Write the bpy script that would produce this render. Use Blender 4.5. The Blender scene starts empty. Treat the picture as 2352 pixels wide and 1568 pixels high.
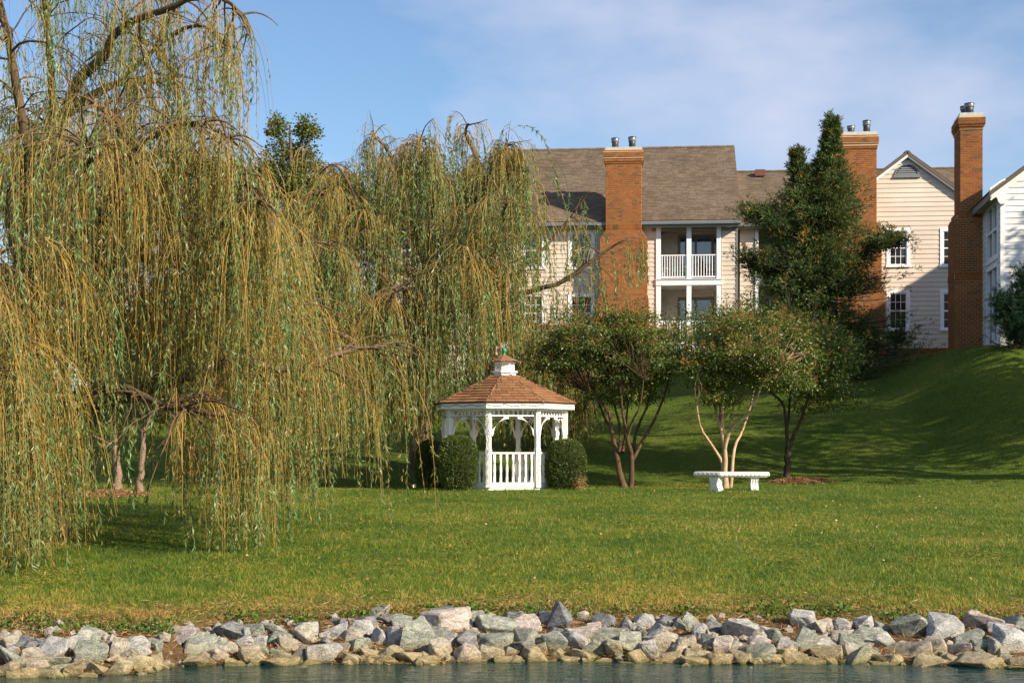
import bpy, bmesh, math, random
import numpy as np
from mathutils import Vector, Matrix
random.seed(7)
RNG = np.random.default_rng(11)
SC = bpy.context.scene
COL = SC.collection
R = math.radians

# ------------------------------------------------------------------ camera
KD = 1.5              # depths below are written for a 35 mm view; the lens is 1.5 times longer
F = 2300.0*KD         # focal length in units of a 2352 px wide picture
HU, HV = 1176.0, 1038.0   # principal column, horizon row
CZ = 0.95
cam_d = bpy.data.cameras.new('camera')
cam = bpy.data.objects.new('camera', cam_d)
COL.objects.link(cam)
cam.location = (0, 0, CZ)
cam.rotation_euler = (R(90), 0, 0)
cam_d.sensor_width = 36.0
cam_d.lens = F / 2352.0 * 36.0
cam_d.shift_y = (HV - 784.0) / 2352.0
cam_d.clip_end = 3000
cam_d.clip_start = 0.1
SC.camera = cam

# ------------------------------------------------------------------ sky and sun
SUN = Vector((2.86, -2.05, 1.88)).normalized()     # towards the sun
EL = math.asin(SUN.z)
AZ = math.atan2(SUN.x, SUN.y)
world = bpy.data.worlds.new('World')
SC.world = world
world.use_nodes = True
nt = world.node_tree
for n in list(nt.nodes):
    nt.nodes.remove(n)
wo = nt.nodes.new('ShaderNodeOutputWorld')
bg = nt.nodes.new('ShaderNodeBackground')
sky = nt.nodes.new('ShaderNodeTexSky')
sky.sky_type = 'NISHITA'
sky.sun_disc = False
sky.sun_elevation = EL
sky.sun_rotation = AZ
sky.altitude = 100
sky.air_density = 1.0
sky.dust_density = 0.6
sky.ozone_density = 2.0
bg.inputs['Strength'].default_value = 0.082
tc = nt.nodes.new('ShaderNodeTexCoord')
mp = nt.nodes.new('ShaderNodeMapping')
mp.inputs['Scale'].default_value = (1.0, 1.0, 2.2)
mp.inputs['Location'].default_value = (0.35, 0.0, 0.1)
nz = nt.nodes.new('ShaderNodeTexNoise')
nz.inputs['Scale'].default_value = 3.0
nz.inputs['Detail'].default_value = 6
nz.inputs['Roughness'].default_value = 0.55
rp = nt.nodes.new('ShaderNodeValToRGB')
rp.color_ramp.elements[0].position = 0.42
rp.color_ramp.elements[0].color = (0, 0, 0, 1)
rp.color_ramp.elements[1].position = 0.66
rp.color_ramp.elements[1].color = (0.75, 0.75, 0.75, 1)
mx = nt.nodes.new('ShaderNodeMix')
mx.data_type = 'RGBA'
mx.inputs[7].default_value = (5.2, 5.3, 6.4, 1)
tint = nt.nodes.new('ShaderNodeMix')
tint.data_type = 'RGBA'
tint.blend_type = 'MULTIPLY'
tint.inputs[0].default_value = 1.0
tint.inputs[7].default_value = (0.92, 1.02, 1.10, 1)
L = nt.links.new
L(tc.outputs['Generated'], mp.inputs['Vector'])
L(mp.outputs['Vector'], nz.inputs['Vector'])
L(nz.outputs['Fac'], rp.inputs['Fac'])
L(sky.outputs['Color'], tint.inputs[6])
L(tint.outputs[2], mx.inputs[6])
L(rp.outputs['Color'], mx.inputs[0])
L(mx.outputs[2], bg.inputs['Color'])
L(bg.outputs['Background'], wo.inputs['Surface'])

sun_d = bpy.data.lights.new('sun', 'SUN')
sun_d.energy = 5.0
sun_d.angle = R(0.55)
sun_d.color = (1.0, 0.86, 0.66)
sun = bpy.data.objects.new('sun', sun_d)
COL.objects.link(sun)
sun.location = (30, -30, 30)
sun.rotation_euler = SUN.to_track_quat('Z', 'Y').to_euler()

SC.view_settings.view_transform = 'Standard'
SC.view_settings.look = 'None'
SC.view_settings.exposure = 0.85
SC.view_settings.gamma = 1.0
SC.view_settings.use_curve_mapping = False
SC.cycles.max_bounces = 6
SC.cycles.transparent_max_bounces = 8
SC.cycles.sample_clamp_indirect = 6.0

# ------------------------------------------------------------------ helpers
def P(u, v, Y):
    """the point at depth Y seen at column u, row v"""
    Y = Y*KD
    return Vector(((u - HU) / F * Y, Y, CZ + (HV - v) / F * Y))

def PX(u, Y):
    return (u - HU) / F * Y * KD

def link(o, parent=None):
    COL.objects.link(o)
    if parent is not None:
        o.parent = parent
    return o

def tag(o, label=None, cat=None, group=None, kind=None):
    if label: o['label'] = label
    if cat: o['category'] = cat
    if group: o['group'] = group
    if kind: o['kind'] = kind
    return o

def empty(name, loc=(0, 0, 0), rz=0.0, parent=None):
    o = bpy.data.objects.new(name, None)
    o.location = loc
    o.rotation_euler = (0, 0, rz)
    o.empty_display_size = 0.2
    return link(o, parent)

class MB:
    """collects shapes, then builds ONE mesh object"""
    def __init__(self):
        self.v = []; self.f = []; self.s = []
    def add(self, vs, fs, smooth=False):
        b = len(self.v)
        self.v += [tuple(p) for p in vs]
        self.f += [tuple(b + i for i in f) for f in fs]
        self.s += [smooth] * len(fs)
        return self
    def box(self, x0, x1, y0, y1, z0, z1):
        return self.add([(x0,y0,z0),(x1,y0,z0),(x1,y1,z0),(x0,y1,z0),(x0,y0,z1),(x1,y0,z1),(x1,y1,z1),(x0,y1,z1)],
                 [(0,3,2,1),(4,5,6,7),(0,1,5,4),(1,2,6,5),(2,3,7,6),(3,0,4,7)])
    def prism_z(self, pts, z0, z1):
        n = len(pts)
        return self.add([(p[0],p[1],z0) for p in pts] + [(p[0],p[1],z1) for p in pts],
                 [tuple(range(n))[::-1], tuple(range(n, 2*n))] + [(i,(i+1)%n,n+(i+1)%n,n+i) for i in range(n)])
    def prism_y(self, pts, y0, y1):
        """polygon in x,z extruded along y (pts counter clockwise seen from -y)"""
        n = len(pts)
        return self.add([(p[0],y0,p[1]) for p in pts] + [(p[0],y1,p[1]) for p in pts],
                 [tuple(range(n)), tuple(range(n, 2*n))[::-1]] + [(i,n+i,n+(i+1)%n,(i+1)%n) for i in range(n)])
    def lathe(self, prof, n=10, c=(0,0), smooth=True, ph=0.0):
        vs = []; fs = []
        for (r, z) in prof:
            for k in range(n):
                a = 2*math.pi*k/n + ph
                vs.append((c[0]+r*math.cos(a), c[1]+r*math.sin(a), z))
        m = len(prof)
        for i in range(m-1):
            for k in range(n):
                k2 = (k+1) % n
                fs.append((i*n+k, i*n+k2, (i+1)*n+k2, (i+1)*n+k))
        fs.append(tuple(range(n))[::-1]); fs.append(tuple(range((m-1)*n, m*n)))
        return self.add(vs, fs, smooth)
    def tube(self, pts, rad, n=6, smooth=True):
        pts = [Vector(p) for p in pts]
        m = len(pts)
        if not hasattr(rad, '__len__'): rad = [rad]*m
        vs = []; fs = []
        t0 = (pts[1]-pts[0]).normalized()
        up = Vector((0,0,1)) if abs(t0.z) < 0.9 else Vector((1,0,0))
        a = t0.cross(up).normalized()
        for i in range(m):
            t = (pts[min(i+1,m-1)]-pts[max(i-1,0)]).normalized()
            a = (a - t*a.dot(t))
            if a.length < 1e-4: a = t.orthogonal()
            a.normalize()
            b = t.cross(a)
            for k in range(n):
                an = 2*math.pi*k/n
                vs.append(pts[i] + (a*math.cos(an)+b*math.sin(an))*rad[i])
        for i in range(m-1):
            for k in range(n):
                k2 = (k+1) % n
                fs.append((i*n+k, i*n+k2, (i+1)*n+k2, (i+1)*n+k))
        fs.append(tuple(range(n))[::-1]); fs.append(tuple(range((m-1)*n, m*n)))
        return self.add(vs, fs, smooth)
    def mesh(self, name, mat=None):
        me = bpy.data.meshes.new(name)
        me.from_pydata(self.v, [], self.f)
        me.polygons.foreach_set('use_smooth', self.s)
        if mat: me.materials.append(mat)
        me.update()
        return me
    def build(self, name, mat, parent=None, loc=(0,0,0), rz=0.0):
        o = bpy.data.objects.new(name, self.mesh(name, mat))
        o.location = loc
        o.rotation_euler = (0, 0, rz)
        return link(o, parent)

def inst(name, me, parent, loc=(0,0,0), rot=(0,0,0), scale=(1,1,1)):
    o = bpy.data.objects.new(name, me)
    o.location = loc; o.rotation_euler = rot; o.scale = scale
    return link(o, parent)

def np_mesh(name, V, Fq, mat, attrs=None, smooth=False, face_attrs=None):
    """V (n,3), Fq (m,k) with constant k; attrs: point float attributes"""
    me = bpy.data.meshes.new(name)
    V = np.ascontiguousarray(V, dtype=np.float32)
    Fq = np.ascontiguousarray(Fq, dtype=np.int32)
    n, (m, k) = len(V), Fq.shape
    me.vertices.add(n); me.vertices.foreach_set('co', V.ravel())
    me.loops.add(m*k); me.loops.foreach_set('vertex_index', Fq.ravel())
    me.polygons.add(m)
    me.polygons.foreach_set('loop_start', np.arange(0, m*k, k, dtype=np.int32))
    try:
        me.polygons.foreach_set('loop_total', np.full(m, k, dtype=np.int32))
    except Exception:
        pass
    me.polygons.foreach_set('use_smooth', np.full(m, bool(smooth)))
    for nm, arr in (attrs or {}).items():
        at = me.attributes.new(nm, 'FLOAT', 'POINT')
        at.data.foreach_set('value', np.ascontiguousarray(arr, dtype=np.float32))
    for nm, arr in (face_attrs or {}).items():
        at = me.attributes.new(nm, 'FLOAT', 'FACE')
        at.data.foreach_set('value', np.ascontiguousarray(arr, dtype=np.float32))
    if mat: me.materials.append(mat)
    me.update(calc_edges=True)
    return me

def np_obj(name, me, parent=None):
    return link(bpy.data.objects.new(name, me), parent)

# value noise on numpy arrays
_PERM = np.random.default_rng(3).random((256, 256)).astype(np.float32)
def vnoise(x, y):
    xi = np.floor(x).astype(int); yi = np.floor(y).astype(int)
    fx = x - xi; fy = y - yi
    fx = fx*fx*(3-2*fx); fy = fy*fy*(3-2*fy)
    g = lambda a, b: _PERM[a & 255, b & 255]
    return (g(xi,yi)*(1-fx)+g(xi+1,yi)*fx)*(1-fy) + (g(xi,yi+1)*(1-fx)+g(xi+1,yi+1)*fx)*fy
def fbm(x, y, o=4):
    s = 0; a = 0.5
    for i in range(o):
        s = s + a*vnoise(x*2**i+17.3*i, y*2**i+9.1*i); a *= 0.5
    return s/(1-0.5**o)

# ------------------------------------------------------------------ materials
def mat_new(name):
    m = bpy.data.materials.new(name); m.use_nodes = True
    t = m.node_tree
    b = t.nodes['Principled BSDF']
    return m, t, b

def ramp(t, stops, fac):
    r = t.nodes.new('ShaderNodeValToRGB')
    e = r.color_ramp.elements
    while len(e) < len(stops): e.new(0.5)
    for i, (p, c) in enumerate(stops):
        e[i].position = p; e[i].color = (*c, 1)
    t.links.new(fac, r.inputs['Fac'])
    return r.outputs['Color']

def noise(t, scale, detail=4, rough=0.6, vec=None, dist=0.0):
    n = t.nodes.new('ShaderNodeTexNoise')
    n.inputs['Scale'].default_value = scale
    n.inputs['Detail'].default_value = detail
    n.inputs['Roughness'].default_value = rough
    n.inputs['Distortion'].default_value = dist
    if vec is not None: t.links.new(vec, n.inputs['Vector'])
    return n.outputs['Fac']

def coords(t, kind='Object', scale=(1,1,1)):
    c = t.nodes.new('ShaderNodeTexCoord')
    m = t.nodes.new('ShaderNodeMapping')
    m.inputs['Scale'].default_value = scale
    t.links.new(c.outputs[kind], m.inputs['Vector'])
    return m.outputs['Vector']

def wpos(t, scale=(1,1,1)):
    g = t.nodes.new('ShaderNodeNewGeometry')
    m = t.nodes.new('ShaderNodeMapping')
    m.inputs['Scale'].default_value = scale
    t.links.new(g.outputs['Position'], m.inputs['Vector'])
    return m.outputs['Vector']

def mixc(t, a, b, fac, mode='MIX'):
    m = t.nodes.new('ShaderNodeMix'); m.data_type = 'RGBA'; m.blend_type = mode
    for s, i in ((fac, 0), (a, 6), (b, 7)):
        if hasattr(s, 'is_linked'): t.links.new(s, m.inputs[i])
        elif i == 0: m.inputs[0].default_value = s
        else: m.inputs[i].default_value = (*s, 1)
    return m.outputs[2]

def math_n(t, op, a, b=0.0):
    m = t.nodes.new('ShaderNodeMath'); m.operation = op
    for i, s in enumerate((a, b)):
        if hasattr(s, 'is_linked'): t.links.new(s, m.inputs[i])
        else: m.inputs[i].default_value = s
    return m.outputs[0]

def bump(t, b, h, strength=0.3, dist=0.02):
    n = t.nodes.new('ShaderNodeBump')
    n.inputs['Strength'].default_value = strength
    n.inputs['Distance'].default_value = dist
    t.links.new(h, n.inputs['Height'])
    t.links.new(n.outputs['Normal'], b.inputs['Normal'])

def rnd_val(t):
    """random per object plus the piece's own 'rnd' attribute, wrapped to 0..1"""
    oi = t.nodes.new('ShaderNodeObjectInfo')
    at = t.nodes.new('ShaderNodeAttribute'); at.attribute_name = 'rnd'
    return math_n(t, 'FRACT', math_n(t, 'ADD', oi.outputs['Random'], at.outputs['Fac']))

def attr_val(t, nm='rnd'):
    at = t.nodes.new('ShaderNodeAttribute'); at.attribute_name = nm
    return at.outputs['Fac']

def m_plain(name, col, rough=0.6, var=0.12, scale=6.0, bmp=0.0, bscale=40.0, metal=0.0, spec=0.35, dirt=None):
    m, t, b = mat_new(name)
    w = wpos(t)
    n = noise(t, scale, 5, 0.6, w)
    lo = tuple(c*(1-var) for c in col); hi = tuple(min(1, c*(1+var)) for c in col)
    c = ramp(t, [(0.3, lo), (0.7, hi)], n)
    if dirt:
        d = noise(t, scale*0.4, 6, 0.7, w)
        f = ramp(t, [(0.52, (0,0,0)), (0.75, (0.6,0.6,0.6))], d)
        c = mixc(t, c, dirt, f)
    t.links.new(c, b.inputs['Base Color'])
    b.inputs['Roughness'].default_value = rough
    b.inputs['Metallic'].default_value = metal
    b.inputs['Specular IOR Level'].default_value = spec
    if bmp: bump(t, b, noise(t, bscale, 4, 0.6, w), bmp, 0.01)
    return m

def m_rand(name, stops, rough=0.8, bscale=60.0, bmp=0.3, grain=0.15, gscale=30, spec=0.3, stain=0.14):
    m, t, b = mat_new(name)
    w = wpos(t)
    c = ramp(t, stops, rnd_val(t))
    n = noise(t, gscale, 4, 0.6, w)
    g = ramp(t, [(0.3, (1-grain,)*3), (0.7, (1.0,)*3)], n)
    c = mixc(t, c, g, 1.0, 'MULTIPLY')
    big = ramp(t, [(0.3, (1-stain,)*3), (0.65, (1.0,)*3)], noise(t, 0.8, 6, 0.65, w, 0.4))
    c = mixc(t, c, big, 1.0, 'MULTIPLY')
    t.links.new(c, b.inputs['Base Color'])
    b.inputs['Roughness'].default_value = rough
    b.inputs['Specular IOR Level'].default_value = spec
    if bmp: bump(t, b, noise(t, bscale, 3, 0.6, w), bmp, 0.008)
    return m

def m_leaf(name, stops, rough=0.45, trans=0.35, spec=0.35, tcol=(1.25, 1.25, 0.5)):
    """leaf: coloured by its own 'rnd', some light passing through"""
    m, t, b = mat_new(name)
    c = ramp(t, stops, attr_val(t))
    t.links.new(c, b.inputs['Base Color'])
    b.inputs['Roughness'].default_value = rough
    b.inputs['Specular IOR Level'].default_value = spec
    tr = t.nodes.new('ShaderNodeBsdfTranslucent')
    t.links.new(mixc(t, c, tcol, 1.0, 'MULTIPLY'), tr.inputs['Color'])
    ms = t.nodes.new('ShaderNodeMixShader'); ms.inputs[0].default_value = trans
    t.links.new(b.outputs[0], ms.inputs[1]); t.links.new(tr.outputs[0], ms.inputs[2])
    t.links.new(ms.outputs[0], t.nodes['Material Output'].inputs['Surface'])
    return m

M = {}
M['white'] = m_plain('white_paint', (0.80, 0.79, 0.76), 0.5, 0.05, 3.0, 0.08, 60, dirt=(0.56, 0.53, 0.46))
M['white_trim'] = m_plain('white_trim_paint', (0.80, 0.81, 0.83), 0.5, 0.04, 3.0)
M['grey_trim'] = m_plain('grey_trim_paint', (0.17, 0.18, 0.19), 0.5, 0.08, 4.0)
M['gutter'] = m_plain('gutter_metal', (0.17, 0.18, 0.185), 0.35, 0.08, 4.0, metal=0.3)
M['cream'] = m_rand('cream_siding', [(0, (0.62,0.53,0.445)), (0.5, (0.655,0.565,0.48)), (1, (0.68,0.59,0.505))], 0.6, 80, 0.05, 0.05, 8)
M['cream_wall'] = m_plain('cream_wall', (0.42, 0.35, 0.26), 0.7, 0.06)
M['white_siding'] = m_rand('white_siding', [(0, (0.72,0.73,0.76)), (1, (0.80,0.81,0.83))], 0.55, 80, 0.05, 0.04, 8)
M['brick'] = m_rand('red_brick', [(0, (0.26,0.083,0.018)), (0.3, (0.335,0.112,0.023)), (0.6, (0.385,0.138,0.030)), (0.90, (0.31,0.10,0.022)), (0.925, (0.18,0.10,0.04)), (1, (0.15,0.085,0.04))], 0.85, 90, 0.5, 0.25, 40, stain=0.38)
M['mortar'] = m_plain('mortar', (0.56, 0.42, 0.27), 0.9, 0.12, 20, 0.3, 120)
M['roof_shingle'] = m_rand('roof_shingle', [(0, (0.135,0.100,0.070)), (0.4, (0.175,0.133,0.094)), (0.75, (0.205,0.158,0.114)), (1, (0.15,0.112,0.08))], 0.9, 160, 0.6, 0.25, 60, 0.2, stain=0.28)
M['roof_deck'] = m_plain('roof_deck', (0.12, 0.095, 0.075), 0.9)
M['gaz_shingle'] = m_rand('gazebo_shingle', [(0, (0.24,0.112,0.052)), (0.4, (0.325,0.16,0.076)), (0.8, (0.375,0.192,0.094)), (1, (0.275,0.13,0.06))], 0.85, 200, 0.6, 0.3, 80, 0.2, stain=0.3)
M['gaz_deck'] = m_plain('gazebo_roof_deck', (0.10, 0.04, 0.02), 0.9)
M['metal'] = m_plain('galvanised_metal', (0.50, 0.53, 0.54), 0.5, 0.15, 8, metal=0.4)
M['flue_metal'] = m_plain('flue_steel', (0.07, 0.075, 0.08), 0.45, 0.4, 6, metal=0.5)
M['dark_metal'] = m_plain('dark_metal', (0.05, 0.055, 0.06), 0.4, 0.2, 8, metal=0.5)
M['green_paint'] = m_plain('green_paint', (0.02, 0.25, 0.17), 0.35, 0.15, 12)
M['brown_metal'] = m_plain('brown_vent', (0.13, 0.05, 0.035), 0.6, 0.1)
M['wire'] = m_plain('green_wire', (0.012, 0.03, 0.02), 0.6, 0.2)
M['bulb'] = m_plain('clear_bulb', (0.5, 0.5, 0.48), 0.15, 0.1, spec=0.6)
M['chair_green'] = m_plain('green_plastic', (0.04, 0.24, 0.19), 0.4, 0.05)
M['chair_dark'] = m_plain('dark_plastic', (0.02, 0.02, 0.025), 0.5, 0.05)
M['mulch'] = m_rand('mulch', [(0, (0.09,0.035,0.015)), (0.5, (0.16,0.06,0.025)), (1, (0.24,0.11,0.05))], 0.95, 60, 0.4, 0.3, 50)

def glass(name, col, rough=0.04, spec=0.5, ior=1.5):
    m, t, b = mat_new(name)
    w = wpos(t)
    n = noise(t, 0.9, 2, 0.5, w)
    t.links.new(ramp(t, [(0.3, tuple(c*0.7 for c in col)), (0.7, col)], n), b.inputs['Base Color'])
    b.inputs['Roughness'].default_value = rough
    b.inputs['Specular IOR Level'].default_value = spec
    b.inputs['IOR'].default_value = ior
    bump(t, b, noise(t, 1.6, 1, 0.4, w), 0.04, 0.05)
    return m
M['glass'] = glass('dark_window_glass', (0.025, 0.03, 0.035), ior=1.6)
M['glass_door'] = glass('patio_door_glass', (0.07, 0.10, 0.13), ior=2.2)
M['glass_porch'] = glass('porch_glass', (0.09, 0.13, 0.19), ior=1.8)

def m_concrete():
    m, t, b = mat_new('cast_concrete')
    w = wpos(t)
    n = noise(t, 14, 6, 0.7, w)
    c = ramp(t, [(0.3, (0.62,0.60,0.53)), (0.65, (0.80,0.78,0.71))], n)
    d = noise(t, 5, 6, 0.75, w)
    c = mixc(t, c, (0.26,0.27,0.24), ramp(t, [(0.58, (0,0,0)), (0.74, (0.7,0.7,0.7))], d))
    t.links.new(c, b.inputs['Base Color'])
    b.inputs['Roughness'].default_value = 0.85
    bump(t, b, noise(t, 60, 5, 0.7, w), 0.4, 0.01)
    return m
M['concrete'] = m_concrete()

def m_bark(name, lo, hi, scale=(9, 9, 2.2), bmp=0.7):
    m, t, b = mat_new(name)
    w = wpos(t, scale)
    n = noise(t, 2.0, 6, 0.65, w, 0.4)
    t.links.new(ramp(t, [(0.3, lo), (0.7, hi)], n), b.inputs['Base Color'])
    b.inputs['Roughness'].default_value = 0.9
    b.inputs['Specular IOR Level'].default_value = 0.2
    bump(t, b, n, bmp, 0.03)
    return m
M['willow_bark'] = m_bark('willow_bark', (0.055,0.038,0.022), (0.17,0.12,0.07))
M['twig'] = m_leaf('willow_twig', [(0, (0.36,0.22,0.045)), (0.5, (0.27,0.185,0.045)), (1, (0.17,0.15,0.05))], 0.6, 0.12, 0.25)
M['willow_leaf'] = m_leaf('willow_leaf', [(0, (0.36,0.235,0.05)), (0.28, (0.27,0.21,0.055)), (0.55, (0.17,0.18,0.052)), (0.8, (0.12,0.19,0.062)), (1, (0.17,0.27,0.10))], 0.4, 0.33, 0.4)
M['crape_bark'] = m_bark('crape_bark', (0.28,0.18,0.10), (0.55,0.42,0.27), (4,4,1.2), 0.15)
M['crape_bark_dark'] = m_bark('crape_bark_shaded', (0.05,0.032,0.018), (0.13,0.085,0.048), (4,4,1.2), 0.2)  # darker copy of the crape bark, with the stems' shade put into its colour
M['dark_bark'] = m_bark('dark_bark', (0.035,0.025,0.016), (0.09,0.065,0.04))
M['pale_bark'] = m_bark('pale_bark', (0.10,0.068,0.05), (0.30,0.215,0.155), (5,5,14), 0.4)
M['crape_leaf'] = m_leaf('crape_leaf', [(0, (0.035,0.07,0.012)), (0.45, (0.07,0.115,0.020)), (0.8, (0.14,0.175,0.032)), (1, (0.26,0.21,0.045))], 0.4, 0.3, 0.4)
M['crape_seed'] = m_leaf('crape_seed', [(0, (0.20,0.09,0.03)), (0.6, (0.32,0.17,0.05)), (1, (0.36,0.24,0.08))], 0.7, 0.15, 0.2)
M['pink'] = m_leaf('pink_petal', [(0, (0.6,0.12,0.2)), (1, (0.7,0.2,0.3))], 0.6, 0.3)
M['cedar_leaf'] = m_leaf('cedar_leaf', [(0, (0.03,0.06,0.02)), (0.5, (0.065,0.105,0.028)), (0.8, (0.11,0.15,0.04)), (0.95, (0.12,0.155,0.09)), (1, (0.28,0.18,0.04))], 0.55, 0.2, 0.25)
M['juniper_leaf'] = m_leaf('juniper_leaf', [(0, (0.012,0.045,0.022)), (1, (0.04,0.10,0.045))], 0.55, 0.2, 0.25)
M['box_leaf'] = m_leaf('boxwood_leaf', [(0, (0.03,0.06,0.012)), (0.5, (0.07,0.11,0.022)), (0.95, (0.15,0.175,0.045)), (1, (0.30,0.22,0.07))], 0.4, 0.25, 0.4)
M['box_dead'] = m_leaf('boxwood_dry_leaf', [(0, (0.30,0.20,0.08)), (1, (0.42,0.30,0.13))], 0.6, 0.2)
M['box_core'] = m_plain('boxwood_shade_core', (0.035, 0.035, 0.016), 0.9)  # near-black core colour: the shade inside the box shrubs is painted in
M['tree_leaf'] = m_leaf('tree_leaf', [(0, (0.055,0.075,0.014)), (0.5, (0.105,0.125,0.022)), (0.85, (0.17,0.165,0.03)), (1, (0.28,0.17,0.035))], 0.45, 0.3, 0.35)
M['tree_leaf_gold'] = m_leaf('golden_tree_leaf', [(0, (0.16,0.12,0.02)), (0.5, (0.26,0.18,0.03)), (0.85, (0.34,0.22,0.035)), (1, (0.38,0.17,0.03))], 0.45, 0.3, 0.35)
M['young_leaf'] = m_leaf('young_tree_leaf', [(0, (0.02,0.045,0.012)), (0.6, (0.04,0.075,0.018)), (0.93, (0.07,0.10,0.02)), (1, (0.40,0.19,0.03))], 0.45, 0.3, 0.35)
M['grass'] = m_leaf('grass_blade', [(0, (0.038,0.088,0.010)), (0.3, (0.090,0.156,0.016)), (0.5, (0.153,0.203,0.023)), (0.68, (0.254,0.243,0.038)), (0.85, (0.373,0.277,0.062)), (1, (0.497,0.328,0.102))], 0.5, 0.3, 0.3)
M['weed'] = m_leaf('weed_leaf', [(0, (0.04,0.10,0.015)), (1, (0.12,0.21,0.03))], 0.45, 0.3, 0.3)
M['litter'] = m_leaf('dry_litter', [(0, (0.16,0.08,0.03)), (0.6, (0.30,0.17,0.07)), (1, (0.44,0.31,0.17))], 0.8, 0.1, 0.2)
M['pine_straw'] = M['litter']
M['petal_orange'] = m_plain('orange_petal', (0.75, 0.16, 0.03), 0.6, 0.1)
M['petal_yellow'] = m_plain('yellow_petal', (0.80, 0.62, 0.10), 0.6, 0.1)
M['petal_white'] = m_plain('pale_petal', (0.75, 0.70, 0.55), 0.6, 0.1)

def m_rock(name, lo, mid, hi):
    m, t, b = mat_new(name)
    w = wpos(t)
    oi = t.nodes.new('ShaderNodeObjectInfo')
    ad = t.nodes.new('ShaderNodeVectorMath'); ad.operation = 'ADD'
    cx = t.nodes.new('ShaderNodeCombineXYZ')
    t.links.new(math_n(t, 'MULTIPLY', oi.outputs['Random'], 90.0), cx.inputs['X'])
    t.links.new(w, ad.inputs[0]); t.links.new(cx.outputs[0], ad.inputs[1])
    mp = t.nodes.new('ShaderNodeMapping'); mp.inputs['Scale'].default_value = (1, 1, 2.4)
    mp.inputs['Rotation'].default_value = (0.3, 0.5, 0)
    t.links.new(ad.outputs[0], mp.inputs['Vector'])
    n = noise(t, 7.0, 8, 0.72, mp.outputs[0], 0.9)
    c = ramp(t, [(0.34, lo), (0.5, mid), (0.66, hi)], n)
    fine = noise(t, 55, 4, 0.7, ad.outputs[0])
    c = mixc(t, c, ramp(t, [(0.38, (0.60,)*3), (0.62, (1.12,)*3)], fine), 1.0, 'MULTIPLY')
    vn = noise(t, 3.0, 5, 0.6, ad.outputs[0], 1.2)
    c = mixc(t, c, (0.36,0.28,0.18), ramp(t, [(0.62, (0,0,0)), (0.78, (0.4,)*3)], vn))
    # ochre mineral and algae stain left by the changing water level
    g = t.nodes.new('ShaderNodeNewGeometry')
    sp = t.nodes.new('ShaderNodeSeparateXYZ'); t.links.new(g.outputs['Position'], sp.inputs[0])
    hz = math_n(t, 'ADD', sp.outputs['Z'], math_n(t, 'MULTIPLY', math_n(t, 'SUBTRACT', vn, 0.5), 0.16))
    st = ramp(t, [(0.0, (1,1,1)), (0.30, (0.85,)*3), (0.75, (0.35,)*3), (1.0, (0,0,0))], math_n(t, 'MULTIPLY', math_n(t, 'ADD', hz, 1.57), 4.0))
    c = mixc(t, c, mixc(t, c, (0.88,0.78,0.52), 1.0, 'MULTIPLY'), st)
    al = ramp(t, [(0.0, (0.85,)*3), (1.0, (0,0,0))], math_n(t, 'MULTIPLY', math_n(t, 'ADD', hz, 1.57), 13.0))
    c = mixc(t, c, (0.07,0.075,0.015), al)
    t.links.new(c, b.inputs['Base Color'])
    b.inputs['Roughness'].default_value = 0.82
    b.inputs['Specular IOR Level'].default_value = 0.3
    hh = math_n(t, 'ADD', math_n(t, 'MULTIPLY', n, 1.0), math_n(t, 'MULTIPLY', fine, 0.25))
    bump(t, b, hh, 0.9, 0.05)
    return m
ROCK = {
 'g': ('grey-green', m_rock('grey_green_rock', (0.132,0.150,0.126), (0.276,0.294,0.246), (0.456,0.456,0.384))),
 'w': ('pale grey', m_rock('pale_grey_rock', (0.228,0.228,0.222), (0.408,0.402,0.384), (0.600,0.588,0.552))),
 'p': ('pinkish', m_rock('pinkish_rock', (0.264,0.220,0.194), (0.458,0.395,0.354), (0.620,0.550,0.498))),
 't': ('tan', m_rock('tan_rock', (0.198,0.172,0.135), (0.368,0.331,0.267), (0.529,0.484,0.403))),
 'd': ('dark grey', m_rock('dark_grey_rock', (0.084,0.086,0.090), (0.186,0.190,0.192), (0.348,0.348,0.342))),
 'y': ('yellowish', m_rock('yellowish_rock', (0.215,0.185,0.125), (0.37,0.325,0.225), (0.52,0.465,0.345))),
}
# ------------------------------------------------------------------ terrain
WZ = -1.55
_wx = np.array([-60, -6.0, -4.2, -3.9, 0, 4, 6, 60.0])
_wy = np.array([10.7, 10.95, 11.05, 11.45, 11.75, 11.6, 11.4, 11.2])
def shore(X):
    return (np.interp(X, _wx, _wy) + 0.08*np.sin(X*1.7+0.6))*KD
_gx = np.array([-60, -25, -12, -4, 4, 8, 12, 16, 22, 30, 60.0])
_gy = np.array([26, 29, 32.2, 38, 43, 50, 70, 300.0])
_gz = np.array([
 [-.1, -.1, .3, 1.0, 1.9, 2.8, 4, 4],
 [-.1, -.1, .3, 1.2, 2.2, 3.0, 4, 4],
 [-.1, -.05, .5, 1.6, 3.0, 3.6, 4, 4],
 [-.05, .05, .8, 2.2, 3.9, 4.3, 4.5, 4.5],
 [-.05, .1, 1.1, 2.9, 4.5, 4.7, 4.7, 4.7],
 [-.05, .2, 1.6, 3.4, 4.7, 4.8, 4.8, 4.8],
 [-.05, .6, 2.3, 4.0, 4.8, 4.9, 4.9, 4.9],
 [-.05, 1.9, 4.3, 4.65, 4.9, 5.0, 5, 5],
 [0.6, 3.5, 5.0, 5.1, 5.1, 5.2, 5.2, 5.2],
 [1.8, 4.0, 5.0, 5.2, 5.2, 5.2, 5.2, 5.2],
 [2.5, 4.2, 5.2, 5.2, 5.2, 5.2, 5.2, 5.2]])
def _cr(p0, p1, p2, p3, t):
    return 0.5*((2*p1)+(-p0+p2)*t+(2*p0-5*p1+4*p2-p3)*t*t+(-p0+3*p1-3*p2+p3)*t**3)
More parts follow.
